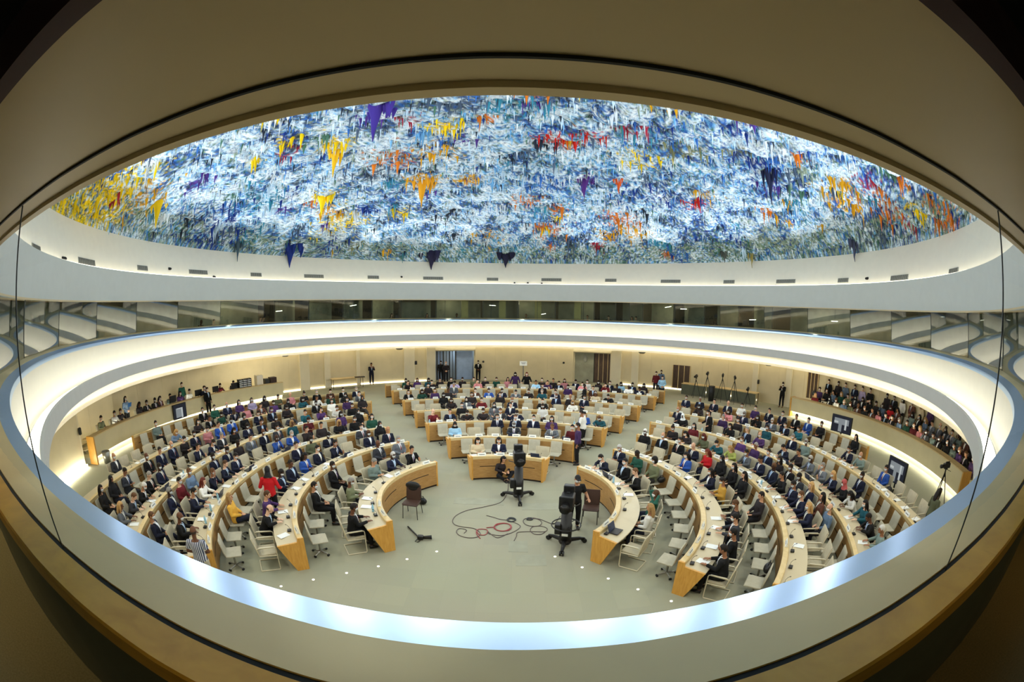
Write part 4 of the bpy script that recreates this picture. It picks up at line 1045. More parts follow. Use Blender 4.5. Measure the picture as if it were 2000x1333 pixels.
def build_people(limit=306):
    """the largest in view one by one; the farthest few dozen, a few pixels each, as one crowd"""
    Q = sorted(QUEUE, key=lambda q: (not q[0], (Vector(q[1])-Vector((0, 0, EYE))).length))
    for q in Q[:limit]: build_person(*q)
    rest = Q[limit:]
    if not rest: return
    cache = {}
    def lp(me, ratio):
        if me.name not in cache: cache[me.name] = lowpoly(me, ratio)
        return cache[me.name]
    VS, FS, CS, n0 = [], [], [], 0
    for (keep, loc, rz, pose, clo, hair, label, group, mask, skin, trouser, short, tie, scale) in rest:
        P = POSES[pose]; col, _, suit = CLO[clo]; hk, hcol, _ = HRC[hair]; W = Matrix.Translation(loc) @ Matrix.Rotation(rz, 4, 'Z'); c = jitter(col)
        items = [(P['body'], .06, skin or HR_RND.choice(SKIN), W), (P['jacket'], .25, c, W), (P['trousers'], .25, c if suit else (30, 30, 36), W), (HAIR[hk], .25, hcol, W @ P['HM'])]
        if suit: items.append((P['shirt'], 1, HR_RND.choice(SHIRT), W))
        if mask: items.append((MASK, .3, (232, 232, 226), W @ P['HM']))
        for me, ra, cc, mx in items:
            co, fs = lp(me, ra); A = np.array(mx)
            VS.append(co @ A[:3, :3].T+A[:3, 3]); FS += [tuple(i+n0 for i in f) for f in fs]; n0 += len(co)
            CS.append(np.tile(np.array(lin(cc)[:3]), (len(co), 1)))
    me = mesh_from('crowd', np.concatenate(VS).tolist(), FS, True); put_cols(me, np.concatenate(CS))
    o = obj('crowd', me, M['stal']); tag(o, 'crowd of distant people in the farthest rows and upper booths', 'crowd', kind='stuff')
# ------------------------------------------------------------------ who sits where (seen through the lens): crop origin, then x y clothes hair
CROPS = [
 (160, 720, '1030,720,S,s 1215,750,Q,y 1545,710,D,l 1680,780,p,s 1640,590,k,s 1790,570,G,s 925,1080,k,b 1040,1020,n,s 1240,1040,n,b 1345,880,D,s 1530,850,n,s 1500,1060,n,s 1690,980,n,s 1840,920,n,s 1890,720,b,s 1950,600,n,b'),
 (400, 720, '415,330,p,s 555,300,L,l 700,290,n,s 840,290,D,l 990,240,v,s 1090,290,p,b 1150,235,t,l 1295,215,K,u 1420,190,k,g 1585,170,m,s 1720,170,G,s 1900,180,k,s 1945,270,n,g 1890,370,K,h 430,460,P,l 690,430,m,s 850,430,P,s 970,490,D,s 1130,440,K,h 1455,350,w,s 1430,420,k,s 1650,450,w,l 1785,510,w,s 1830,450,P,l 1960,500,K,s 395,600,n,b 210,570,G,s 810,590,n,s 985,610,D,s 1170,620,c,c 1340,620,t,s 1450,580,P,l 1965,600,K,h 280,710,b,s 420,720,g,s 590,630,K,c 680,690,n,s 800,730,c,s 1020,680,t,y 1370,660,R,s 1410,830,v,s 1235,770,D,s 1575,790,K,y 1930,760,c,s 465,780,n,s 80,930,n,s 240,910,c,g 400,880,K,l 815,820,n,b 1080,920,b,g 1235,870,n,s 935,1000,b,b 1630,920,n,s 1560,1090,n,s 1210,1210,n,s 355,1290,n,j 130,850,D,s 1500,700,D,s 60,600,k,s'),
 (600, 720, '950,540,n,s 820,490,g,s 820,610,G,l 610,740,K,s 790,930,n,j 940,870,K,h 1095,800,n,b 1060,970,c,b 1130,1090,n,w 1060,1210,g,g 1470,1070,k,s 705,400,D,h 505,440,P,l 1255,50,D,l 1240,130,G,s 1400,70,P,l 1555,90,t,l 1660,70,D,s'),
 (740, 700, '735,205,D,s 895,260,K,s 1000,210,L,s 1115,210,D,s 1290,200,p,l 1390,190,D,s 1535,180,G,s 635,360,D,s 370,450,k,s 535,430,G,l 665,430,P,s 820,430,D,s 970,400,g,g 1200,270,v,s 1285,400,m,s 1440,430,b,s 1595,390,n,s 1640,270,p,l 1745,390,g,s 1915,400,D,s 805,520,K,l 990,530,D,l 1180,500,D,s 1380,530,R,s 1560,500,D,s 1690,540,n,s 1200,580,g,h 1560,590,g,h 690,690,R,b 905,700,n,s 1140,730,D,s 1320,700,D,s 1495,700,n,s 1660,690,c,j 1885,720,n,s 985,880,l,h 1635,870,c,g 1420,1110,e,l 1560,1110,n,l 1100,640,K,s'),
 (980, 700, '465,265,D,s 575,220,D,s 745,210,D,s 860,210,p,l 1000,220,p,s 1115,225,w,s 1270,250,D,l 1395,215,n,s 1540,240,l,l 1640,230,D,s 1785,260,D,l 470,320,l,s 600,270,P,s 760,290,n,s 985,330,n,s 1190,370,m,s 1300,370,R,l 890,360,P,s 1640,300,w,g 1790,340,n,s 1720,350,n,s 440,420,t,g 765,440,n,s 690,490,n,b 850,500,D,b 1375,490,K,s 1280,440,e,g 460,550,K,s 610,580,w,l 955,590,w,y 1045,550,n,s 290,720,n,j 460,740,n,s 1055,750,b,s 1195,770,t,j 95,550,n,b 625,900,g,j 755,830,P,l 850,920,R,s'),
 (1220, 720, '795,390,n,s 920,390,n,g 945,340,D,l 670,460,n,b 1385,400,n,b 1480,360,n,s 1640,440,D,u 1770,480,P,s 1560,490,w,s 1920,410,R,l 1945,520,n,s 850,660,K,H 930,720,R,l 1200,630,P,g 1300,720,K,l 1380,590,p,l 1560,610,n,g 1760,650,K,l 1860,690,g,w 1990,650,n,s 670,820,D,u 880,850,D,l 1420,920,P,j 1510,780,n,g 1670,870,P,b 1010,940,v,r 330,850,K,w 560,910,k,b 775,990,k,s 860,920,b,l 1150,1000,r,r 1240,980,t,s 1325,1060,z,y 40,960,n,w 270,1050,G,s 450,1100,v,c 930,1050,n,b 1540,1090,g,s 1620,1190,K,l 1820,1250,n,j'),
 (1450, 720, '490,530,t,s 675,470,n,b 825,510,P,b 490,600,n,s 655,630,k,s 800,600,b,s 770,840,t,s 985,760,K,s 120,870,P,g 560,1020,n,s 700,890,n,g 870,1010,S,g 1400,990,n,s 1585,1040,K,l 710,1130,D,s 80,1170,K,h 290,1240,n,s'),
 (150, 880, '660,210,c,s 490,290,c,b 390,410,K,h 250,540,K,l 990,370,k,g 860,510,k,w 740,560,c,j 570,660,g,y 1060,290,n,s 1320,360,R,s 1190,460,n,g 1480,230,Q,j 1000,760,n,j 1730,540,y,y 1800,450,w,r 1910,330,n,j 1990,270,n,s 1620,690,n,s 1500,850,k,b'),
 (350, 920, '1480,140,n,s 1320,420,P,j 1320,570,k,b 1820,190,k,s'),
 (580, 880, '350,50,n,s 50,170,b,l 510,210,k,s 1190,160,g,s 1100,240,S,g 1000,490,v,g 1000,610,k,s 1090,760,k,s'),
 (1100, 880, '520,90,n,s 785,250,k,s 950,350,k,j 930,790,w,y 1180,590,G,j 1780,320,n,l'),
 (1280, 960, '750,20,y,s 900,140,D,j 900,240,c,s 900,500,k,s 840,590,k,s'),
 (1450, 880, '640,440,n,s 720,590,n,j 850,810,n,y 880,340,n,y 760,250,k,s 1060,410,B,c 1190,560,m,l 1290,710,Q,b 1300,300,n,y 1395,380,K,R 1615,250,n,s 1830,350,b,s 1490,510,w,l 1610,630,t,l 1790,840,k,s 1890,1000,S,w 960,180,g,g 1110,220,g,g 1500,130,S,b 70,140,K,l 285,180,n,s 330,300,D,l 470,430,D,s 540,290,K,s 700,400,c,s'),
]
cand = []
for cx, cy, s in CROPS:
    for t in s.split():
        x, y, c, h = t.split(','); cand.append((cx+int(x)/6.6667, cy+int(y)/6.6667, c, h))
for S_ in SEATS: S_['hp'] = project(S_['p']+Vector((0, 0, 1.22)))
BL = {'left': 'left block', 'right': 'right block', 'middle': 'middle block'}
def seat_words(S_):
    frm = 'from aisle' if S_['blk'] != 'middle' else 'from left'
    return f'{ORD[S_["k"]]} {frm}', (f'{ORD[S_["i"]]} desk row, {BL[S_["blk"]]}' if S_['kind'] == 'desk' else f'{ORD[S_["i"]-1]} back row, {BL[S_["blk"]]}')
N_PEOPLE = 0
pairs = []
for ci, (x, y, c, h) in enumerate(cand):
    for si, S_ in enumerate(SEATS):
        d = math.hypot(S_['hp'][0]-x, (S_['hp'][1]-y)*1.25)
        if d < 60: pairs.append((d, ci, si))
pairs.sort(); used_c = set(); 
for d, ci, si in pairs:
    if ci in used_c or SEATS[si]['who']: continue
    used_c.add(ci); SEATS[si]['who'] = cand[ci][2:]
PR = random.Random(3)
for S_ in SEATS:
    a, b_ = seat_words(S_)
    if S_['kind'] == 'desk': armchair(S_['p'], S_['rz'], f'beige armchair, {"occupied" if S_["who"] else "empty"}, {a}, {b_}')
    else: swivel(S_['p'], S_['rz'], f'grey beige swivel chair, {"occupied" if S_["who"] else "empty"}, {a}, {b_}')
    if S_['who']:
        c, h = S_['who']
        if c == 'G' and h == 'j' and S_['blk'] == 'right' and S_['i'] <= 2: pose = 'behind'
        elif S_['kind'] == 'desk': pose = PR.choice(['desk', 'desk', 'desk', 'write', 'phone', 'face', 'lap'])
        else: pose = PR.choice(['lap', 'lap', 'cross', 'cross', 'phone'])
        person(S_['p']+Vector((0, 0, .012)), S_['rz']+PR.uniform(-.12, .12), pose, c, h, f'person in {CLO[c][1]}, {HRC[h][2]}, {a}, {b_}', f'seated delegates', PR.random() < .74)
        N_PEOPLE += 1

# staff behind the left counter, standing people, public gallery on the right
def seated_at(p, rz, pose, c, h, lab, grp): 
    global N_PEOPLE
    N_PEOPLE += 1
    return person(p, rz, pose, c, h, lab, grp, PR.random() < .8)
def inward(p): return -math.atan2(HX-p.x, HY-p.y)
def stool(p, rz, lab):
    e = empty('office_chair', p, rz); tag(e, lab, 'chair', 'chairs behind the podiums')
    link(bpy.data.objects.new('seat', SWV['seat']), e); link(bpy.data.objects.new('backrest', SWV['back']), e); link(bpy.data.objects.new('swivel_base', SWV['base']), e)
staff = [(196, 816, 'v', 's'), (221, 808, 'w', 's'), (234, 812, 'D', 's'), (271, 789, 'D', 'l'), (284, 787, 'k', 's'), (300, 779, 'k', 's'), (312, 782, 'm', 'l'), (330, 773, 'S', 's'), (350, 770, 'P', 'l'), (369, 763, 'w', 's'), (398, 756, 'D', 's'), (428, 749, 'R', 's'), (455, 748, 'D', 's')]
for k, (px, py, c, h) in enumerate(staff):
    q = at_r(px, py, 19.15); p = hp(19.15, azof(q), .25); rz = inward(p)
    stool(p, rz, f'grey beige office chair behind the staff counter, {ORD[k+1]} from the near end')
    seated_at(p+Vector((0, 0, .012)), rz, 'desk' if k % 3 else 'phone', c, h, f'person in {CLO[c][1]}, {HRC[h][2]}, {ORD[k+1]} from near end behind staff counter', 'staff at the left counter')
stand = [ # head pixel, pose, clothes, hair, label, base height, radius or None, turn
 (244, 778, 'stand_clasp', 'Q', 'l', 'person in grey blue dress holding a blue folder, standing behind staff counter', .25, 19.55, None),
 (354, 748, 'stand_down', 'G', 's', 'person in dark green jacket standing behind staff counter near the wall screen', .25, 19.55, None),
 (725, 712, 'stand_raise', 'n', 's', 'person in navy suit taking a picture, standing alone left of middle block', 0, None, None),
 (398, 758, 'stand_clasp', 'n', 's', 'person in dark suit standing before the staff counter, left of two', 0, None, None),
 (404, 761, 'stand_down', 'k', 's', 'person in black suit standing before the staff counter, right of two', 0, None, None),
 (861, 706, 'stand_down', 'K', 's', 'person in black standing in the left doorway, left of two', 0, 19.9, None),
 (871, 716, 'stand_clasp', 'D', 'b', 'person in dark clothes standing in the left doorway, right of two', 0, 19.3, None),
 (934, 706, 'stand_clasp', 'k', 's', 'person in black suit standing against the back wall beside the left doorway', 0, 19.9, None),
 (1007, 727, 'stand_reach', 'P', 'l', 'person in dark purple dress with long hair standing in middle of back rows', 0, None, None),
 (1029, 730, 'stand_reach', 'K', 'r', 'person in black with reddish hair standing in middle of back rows', 0, None, None),
 (1282, 729, 'stand_down', 'R', 's', 'person in dark red jacket in the group standing right of middle block', 0, None, 2.6),
 (1292, 726, 'stand_down', 'Q', 'b', 'balding person in grey blue in the group standing right of middle block', 0, None, None),
 (1293, 738, 'stand_clasp', 'l', 's', 'person in pale blue shirt and black trousers right of middle block', 0, None, 3.0),
 (1142, 754, 'stride', 'K', 's', 'person in black vest walking between the back rows of middle block', 0, None, 1.2),
 (1373, 810, 'stand_reach', 'k', 's', 'person in black suit standing between rows of the right block', 0, None, None),
 (1530, 750, 'stand_raise', 'k', 's', 'person in black suit standing with raised hands before the public podium', 0, None, None),
 (1130, 832, 'stand_down', 'P', 's', 'person in dark purple jacket standing in the front of the middle block at right', 0, None, None),
 (1146, 803, 'stand_reach', 'w', 's', 'person in white shirt leaning between the middle block rows at right', 0, None, 1.0),
 (521, 922, 'stand_reach', 'r', 'h', 'person in red jacket and dark headscarf standing in the left block', 0, None, 0.4),
]
for px, py, pose, c, h, lab, z0, R, turn in stand:
    hz = z0+1.62
    p = at_z(px, py, hz) if R is None else at_r(px, py, R)
    p.z = z0; rz = inward(p) if turn is None else turn
    if R is None:                       # stand in the gangway between two desks, not in a desk
        for W in ROWS:
            a = (math.degrees(math.atan2(p.x-OX, p.y-OY))-AX+180) % 360-180
            if W['a0']-1 < a < W['a1']+1:
                r = math.hypot(p.x-OX, p.y-OY); d = r-W['r'](a)
                if -.3 < d < .95: r = W['r'](a)+(1.0 if d > .3 else -.42)
                p = op(r, a, z0)
    person(p, rz, pose, c, h, lab, None, 'picture' not in lab, trouser=(20, 20, 22)); N_PEOPLE += 1
st2 = [(1618, 752, 'k', 's'), (1637, 753, 'D', 's'), (1651, 756, 'Q', 's'), (1669, 759, 'n', 's'), (1684, 763, 'L', 's'), (1699, 769, 'K', 's'), (1732, 776, 'D', 's'), (1746, 780, 'k', 's'), (1762, 788, 'w', 'l'), (1780, 797, 'm', 's'), (1797, 806, 'e', 'y'), (1815, 815, 'P', 's')]
for k, (px, py, c, h) in enumerate(st2):
    q = at_r(px, py, 20.14); p = hp(20.2, azof(q), .625)
    person(p, inward(p), 'stand_clasp' if k % 2 else 'stand_down', c, h, f'person in {CLO[c][1]} standing against the right wall, {ORD[k+1]} from far end', 'public standing along the right wall', True, scale=.97); N_PEOPLE += 1
spec_ = {(0, 3): ('w', 'j'), (0, 9): ('p', 'l'), (1, 10): ('r', 'r'), (1, 11): ('m', 'l'), (0, 15): ('p', 'y'), (1, 16): ('g', 's'), (1, 17): ('g', 'b'), (0, 19): ('K', 'l'), (1, 19): ('g', 's')}
for tier, (R, z0, a0, a1, n) in enumerate([(19.02, .22, 74.5, 117, 24), (19.72, .50, 74, 115.5, 24)]):
    for k in range(n):
        a = a0+(a1-a0)*k/(n-1); p = hp(R, a, z0); rz = inward(p)
        tn = ['lower', 'upper'][tier]
        stool(p, rz, f'grey chair in the public gallery, {tn} row, {ORD[k+1]} from far end')
        if (tier, k) not in spec_ and PR.random() < .10: continue
        c, h = spec_.get((tier, k)) or (PR.choice('kkncKDDgPmGQQvKRnS'), PR.choice('sssllljbgyuhh'))
        seated_at(p+Vector((0, 0, .012)), rz+PR.uniform(-.3, .3), PR.choice(['lap', 'phone', 'lap', 'face']), c, h, f'person in {CLO[c][1]}, {HRC[h][2]}, {ORD[k+1]} from far end, {tn} public gallery row', 'public seated in the right gallery')
# heads seen in the upper booths
for k, (px, py, c) in enumerate([(505, 612, 'L'), (520, 610, 'D'), (413, 624, 'p'), (388, 626, 'D'), (767, 612, 'K'), (846, 612, 'D'), (905, 612, 'Q'), (1021, 613, 'D'), (1150, 612, 'w'), (1236, 615, 'w'), (1244, 616, 'w'), (1190, 614, 'D'), (1390, 622, 'D')]):
    q = at_r(px, py, 17.5); az_ = azof(q)
    for b_ in BOOTH_AZ:
        if abs(az_-b_) < 2: az_ = b_+2*(1 if az_ > b_ else -1)
    p = hp(17.35, az_, 4.30)
    person(p, inward(p), 'desk', c, PR.choice('sslj'), f'person in {CLO[c][1]} in an upper interpreter booth, {ORD[[5,6,2,1,7,8,9,3,10,12,13,11,4].index(k+1)+1] if False else ORD[sorted([505,520,413,388,767,846,905,1021,1150,1236,1244,1190,1390]).index(px)+1]} from left', 'interpreters in the upper booths', False, scale=.98); N_PEOPLE += 1
# ================================================================== things on the desks
TR = random.Random(21)
def two_mats(b, n0, name, m1, m2, loc, rz):
    o = b.build(name, m1, None, loc=loc, rot=(0, 0, rz)); o.data.materials.append(m2)
    for p in o.data.polygons: p.material_index = 1 if p.index >= n0 else 0
    return o
b = MB(); b.add([(-.15, -.04, 0), (.15, -.04, 0), (.15, 0, .115), (-.15, 0, .115), (-.15, .04, 0), (.15, .04, 0)], [(0, 1, 2, 3), (5, 4, 3, 2), (0, 3, 4), (1, 5, 2), (0, 4, 5, 1)])
n0 = len(b.f)
for s in (1,):
    b.add([(-.10, -.0285, .040), (.10, -.0285, .040), (.10, -.0200, .064), (-.10, -.0200, .064)], [(0, 1, 2, 3)])
    b.add([(-.10, .0285, .040), (.10, .0285, .040), (.10, .0200, .064), (-.10, .0200, .064)], [(3, 2, 1, 0)])
PLATE = b.me('name_plate'); PLATE.materials.append(M['white']); PLATE.materials.append(M['ink'])
for p in PLATE.polygons: p.material_index = 1 if p.index >= n0 else 0
b = MB(); b.box((0, 0, .02), (.13, .10, .035), bev=.008); MICB = b.me('mic_base'); MICB.materials.append(M['blackmetal'])
b = MB(); b.tube([(.04, .02, .03), (.04, .03, .10), (.04, -.01, .17), (.04, -.05, .20)], .0045, 6); b.tube([(.04, -.045, .197), (.04, -.075, .21)], .009, 8); MICN = b.me('mic_neck', True); MICN.materials.append(M['black'])
b = MB(); b.box((0, 0, .002), (.21, .297, .004)); PAP = b.me('paper_sheet'); PAP.materials.append(M['paper'])
b = MB(); b.box((0, 0, .012), (.33, .23, .018), bev=.006); LAPB = b.me('laptop_base'); LAPB.materials.append(M['blackmetal'])
b = MB(); b.box((0, .150, .115), (.33, .012, .215), rot=Euler((rad(-18), 0, 0)), bev=.004); LAPS = b.me('laptop_lid'); LAPS.materials.append(mat('laptop_screen', (46, 56, 84), .25))
b = MB(); b.lathe([(.032, 0), (.034, .01), (.034, .14), (.026, .17), (.013, .20), (.013, .225)], 12); BOT = b.me('bottle', True); BOT.materials.append(mat('water_bottle', (150, 196, 220), .15))
def desk_point(S_, dr, dt=0):
    R = next(r for r in ROWS if r['block'] == S_['blk'] and r['i'] == S_['i']); a = S_['a']+math.degrees(dt/(R['r'](S_['a'])+dr)); p = op(R['r'](a)+dr, a)
    p.z = .903 if dr < .15 else .809-(dr-.16)*.0673; return p
for S_ in SEATS:
    if S_['kind'] != 'desk': continue
    w1, w2 = seat_words(S_); near = (Vector(S_['p'])-Vector((0, 0, EYE))).length
    if TR.random() < (.62 if S_['blk'] != 'middle' else .8):
        o = bpy.data.objects.new('name_plate', PLATE); link(o); o.location = desk_point(S_, .075, TR.uniform(-.15, .15)); o.rotation_euler = (0, 0, S_['rz']+PI+TR.uniform(-.08, .08))
        tag(o, f'white name plate before seat {w1}, {w2}', 'name plate', 'white name plates on the desk edges')
    if near < 19 and TR.random() < .9:
        e = empty('desk_microphone', desk_point(S_, .26, .22), S_['rz']+TR.uniform(-.2, .2)); tag(e, f'black desk microphone beside seat {w1}, {w2}', 'microphone', 'black microphones on the desks')
        link(bpy.data.objects.new('base', MICB), e); link(bpy.data.objects.new('gooseneck', MICN), e)
    if TR.random() < (.62 if near < 22 else .3):
        o = bpy.data.objects.new('paper_sheet', PAP); link(o); o.location = desk_point(S_, .44, TR.uniform(-.2, .12))+Vector((0, 0, .002)); o.rotation_euler = (rad(0), 0, S_['rz']+TR.uniform(-.5, .5))
        tag(o, f'white paper sheet at seat {w1}, {w2}', 'paper', 'papers on the desks')
    if near < 20 and TR.random() < .12:
        e = empty('laptop', desk_point(S_, .40, -.02)+Vector((0, 0, .004)), S_['rz']); tag(e, f'dark laptop open at seat {w1}, {w2}', 'laptop', 'laptops on the desks')
        link(bpy.data.objects.new('keyboard_base', LAPB), e); link(bpy.data.objects.new('screen', LAPS), e)
    if near < 22 and TR.random() < .10:
        o = bpy.data.objects.new('water_bottle', BOT); link(o); o.location = desk_point(S_, .28, -.30); tag(o, f'pale blue water bottle at seat {w1}, {w2}', 'bottle', 'water bottles on the desks')
# bags left on chairs
def bag(px, py, z, s, label):
    p = at_z(px, py, z); b = MB(); b.ell((0, 0, s*.42), (s*.62, s*.42, s*.46), 16, 10); b.tube([(-s*.3, 0, s*.7), (-s*.2, 0, s*1.05), (s*.2, 0, s*1.05), (s*.3, 0, s*.7)], .014, 6)
    o = b.build('bag', M['black'], None, True, loc=p, rot=(0, 0, TR.uniform(-1, 1))); tag(o, label, 'bag')
bag(1291, 943, .48, .24, 'flat black bag on an empty chair in the second right row'); bag(1498, 1118, .48, .28, 'black handbag on a chair near the end of the third right desk')
bag(1735, 965, .48, .30, 'dark bag on a chair at the right end of the right block'); bag(1502, 862, .5, .3, 'dark purple jacket heaped on a chair in the right block')
bag(1528, 922, .5, .3, 'dark coat heaped on a chair in the fourth right row'); bag(825, 985, 0, .26, 'black camera bag on the floor beside the left brown chair')
bag(1590, 773, 1.2, .34, 'dark coat lying on the far end of the public podium')

# ================================================================== the open floor
def pedestal(loc, rz, h, label, ring):
    e = empty('pedestal_camera', loc, rz); tag(e, label, 'television camera')
    b = MB(); b.lathe([(.16, .10), (.18, .16), (.15, .22), (.12, .26)], 16)
    for k in range(3):
        a = PI/2+k*2*PI/3; c = Vector((math.cos(a), math.sin(a), 0)); b.tube([c*.1+V((0, 0, .17)), c*.42+V((0, 0, .15)), c*.55+V((0, 0, .12))], [.07, .05, .04], 8)
    b.build('base', M['blackmetal'], e)
    for k in range(3):
        a = PI/2+k*2*PI/3; c = Vector((math.cos(a)*.55, math.sin(a)*.55, .065)); t = Vector((-math.sin(a), math.cos(a), 0))
        w = MB(); w.tube([c-t*.06, c-t*.02], .065, 14); w.tube([c+t*.02, c+t*.06], .065, 14); w.tube([c, c+V((0, 0, .07))], .03, 8); w.build('caster', M['black'], e)
    b = MB(); b.lathe([(.16, .22), (.165, h*.5), (.145, h*.5+.01), (.14, h-.30), (.10, h-.29), (.10, h-.22)], 18); b.build('column', M['black'], e, True)
    b = MB(); b.tube([(-.028, -.17, .3), (-.028, -.17, h*.5)], .008, 6); b.tube([(.028, -.17, .3), (.028, -.17, h*.5)], .008, 6); b.build('gas_line', M['steel'], e)
    if ring:
        b = MB(); b.tube([(.38*math.cos(2*PI*k/28), .38*math.sin(2*PI*k/28), h*.5) for k in range(29)], .018, 6)
        for k in range(3): b.tube([(0, 0, h*.5), (.38*math.cos(2*PI*k/3), .38*math.sin(2*PI*k/3), h*.5)], .012, 6)
        b.build('steering_ring', M['black'], e)
    b = MB(); b.box((0, 0, h-.14), (.24, .30, .16), bev=.03); b.build('pan_head', M['blackmetal'], e)
    b = MB(); b.tube([(-.12, -.05, h-.14), (-.25, -.35, h-.2), (-.27, -.55, h-.25)], .014, 6); b.tube([(.12, -.05, h-.14), (.25, -.35, h-.2), (.27, -.55, h-.25)], .014, 6); b.build('pan_bar', M['black'], e)
    b = MB(); b.box((0, .02, h+.08), (.34, .54, .32), bev=.04); b.box((0, .3, h+.12), (.36, .06, .36), bev=.02); b.box((0, -.15, h+.25), (.1, .2, .05), bev=.01); b.build('camera_body', M['black'], e)
    b = MB(); b.tube([(0, .26, h+.06), (0, .5, h+.06), (0, .56, h+.06)], [.10, .11, .13], 16); b.build('lens', M['blackmetal'], e, True)
    b = MB(); b.box((0, -.24, h+.31), (.28, .18, .2), bev=.02); b.build('viewfinder', M['black'], e)
    b = MB(); b.box((.2, .05, h*.42), (.16, .22, .3), bev=.02); b.build('battery_case', M['black'], e)
    b = MB(); b.box((0, .168, h*.32), (.16, .012, .07)); b.build('white_tag', M['white'], e)
    return e
pedestal(at_z(1012, 975, 0), PI+.1, 1.42, 'black television camera on a pedestal in front of the middle desk', False)
pedestal(at_z(1103, 1066, 0), PI-.25, 1.30, 'black television camera on a pedestal with a steering ring, beside its operator', True)
p = at_z(1126, 932, 1.64); p.z = 0
person(p, PI+.15, 'stand_reach', 'K', 'C', 'person in black with a headset standing behind the right pedestal camera', None, True, short=True, trouser=(18, 18, 20), keep=True)
person(at_z(980, 935, 0), PI+.5, 'floor', 'D', 'l', 'person with long dark hair sitting cross legged on the floor by the left pedestal camera', None, False, keep=True)
p = at_z(377, 1040, 1.62); p.z = 0
person(p, .4, 'stand_clasp', 'Q', 'b', 'balding person in a striped blue shirt at the end of the left third desk', None, True, short=True, trouser=(176, 168, 146), keep=True)
p = at_z(1830, 962, 1.62); p.z = 0
person(p, -1.9, 'stand_reach', 'v', 'l', 'person in dark clothes behind a video camera at the far right aisle', None, False, keep=True)
def tripod(loc, rz, h, label, kind=0):
    e = empty('tripod_camera', loc, rz); tag(e, label, 'video camera')
    for k in range(3):
        a = PI/2+k*2*PI/3; b = MB(); b.tube([(0, 0, h-.12), (math.cos(a)*h*.28, math.sin(a)*h*.28, .01)], [.022, .014], 6); b.build('leg', M['black'], e)
    b = MB(); b.tube([(0, 0, h-.3), (0, 0, h-.02)], .03, 8); b.box((0, 0, h-.02), (.12, .12, .05), bev=.01); b.tube([(0, -.03, h-.04), (.03, -.35, h-.16)], .010, 6); b.build('tripod_head', M['black'], e)
    b = MB(); b.box((0, 0, h+.09), (.14, .34, .17), bev=.02); b.box((0, -.03, h+.20), (.05, .22, .05), bev=.01); b.build('camera_body', M['black'], e)
    b = MB(); b.tube([(0, .16, h+.08), (0, .32, h+.08)], [.06, .07], 12); b.build('lens', M['blackmetal'], e, True)
    return e
tripod(at_z(1824, 1003, 0), 1.3, 1.62, 'black video camera on a tripod at the far right aisle')
def brown_chair(loc, rz, label):
    e = empty('conference_chair', loc, rz); tag(e, label, 'chair', 'brown chairs on the open floor')
    slab(.48, [(.23, .44), (.2, .46), (-.1, .45), (-.2, .455)], .06).build('seat', M['brown'], e)
    slab(.47, [(-.2, .47), (-.23, .55), (-.27, .75), (-.30, .92)], .05).build('backrest', M['brown'], e)
    for sx in (-1, 1):
        b = MB(); b.tube([(sx*.21, .2, .44), (sx*.23, .24, 0)], .012, 6); b.build('leg', M['blackmetal'], e)
        b = MB(); b.tube([(sx*.22, -.24, .7), (sx*.22, -.2, .42), (sx*.23, -.27, 0)], .012, 6); b.build('leg', M['blackmetal'], e)
    return e
lc = at_z(806, 1008, 0); brown_chair(lc, PI-.1, 'brown chair with a black jacket on its back, left of the open floor')
b = MB(); b.ell((0, 0, 0), (.24, .07, .14), 14, 8); b.ell((0, .02, -.1), (.2, .05, .14), 12, 8); o = b.build('jacket', M['black'], None, True, loc=lc+Vector((.0, .31, .88)), rot=(0, 0, PI-.1)); tag(o, 'black jacket hung over the back of the left brown chair', 'jacket')
brown_chair(at_z(1152, 1018, 0), PI-.25, 'brown empty chair on the open floor beside the right pedestal camera')
# camera on a support pole lying on the floor
e = empty('lying_camera', at_z(820, 1055, 0)); tag(e, 'black camera with a long lens lying on the floor by the left desk end', 'camera')
q = at_z(797, 1031, 0)-e.location; b = MB(); b.tube([(0, 0, .05), (q.x, q.y, .03)], .022, 8); b.build('support_pole', M['black'], e)
b = MB(); b.box((.02, 0, .08), (.16, .13, .13), bev=.02); b.build('camera_body', M['black'], e)
b = MB(); b.tube([(.08, 0, .08), (.28, .05, .08), (.32, .06, .08)], [.045, .055, .065], 14); b.build('lens', M['blackmetal'], e, True)
b = MB(); b.tube([(-.04, -.05, .06), (-.10, -.14, .02), (-.02, -.18, .02), (.03, -.08, .03)], .012, 6); b.build('strap', M['black'], e)
# cables: paths followed on the floor
def cable(pts, r, m, label, close=False):
    P = [at_z(860+x/6.667, 880+y/6.667, r) for x, y in pts]; out = []
    for i in range(len(P)-1):
        p0, p1, p2, p3 = P[max(i-1, 0)], P[i], P[i+1], P[min(i+2, len(P)-1)]
        for t in range(6):
            t /= 6; out.append(.5*((2*p1)+(p2-p0)*t+(2*p0-5*p1+4*p2-p3)*t*t+(3*p1-p0-3*p2+p3)*t*t*t))
    out.append(P[-1])
    for q in out: q.z = r
    b = MB(); b.tube(out, r, 6); o = b.build('cable', m, None, True); tag(o, label, 'cable')
M['cabled'] = mat('dark_cable', (84, 70, 66), .5); M['cabler'] = mat('red_cable', (150, 60, 62), .5); M['cablek'] = mat('black_cable', (40, 44, 48), .5)
cable([(885, 420), (880, 520), (840, 620), (760, 690), (560, 740), (360, 780), (220, 840), (160, 910), (190, 970), (300, 1000), (440, 1020), (520, 1080), (480, 1130), (360, 1140), (250, 1110), (210, 1060), (250, 1020), (340, 1040), (310, 1080)], .011, M['cabled'], 'long dark cable sweeping from the left pedestal camera across the floor')
cable([(470, 1030), (500, 1095), (590, 1100), (610, 1040), (500, 1030), (470, 1080), (520, 1150)], .013, M['cabler'], 'small red cable coil left of the cable tangle')
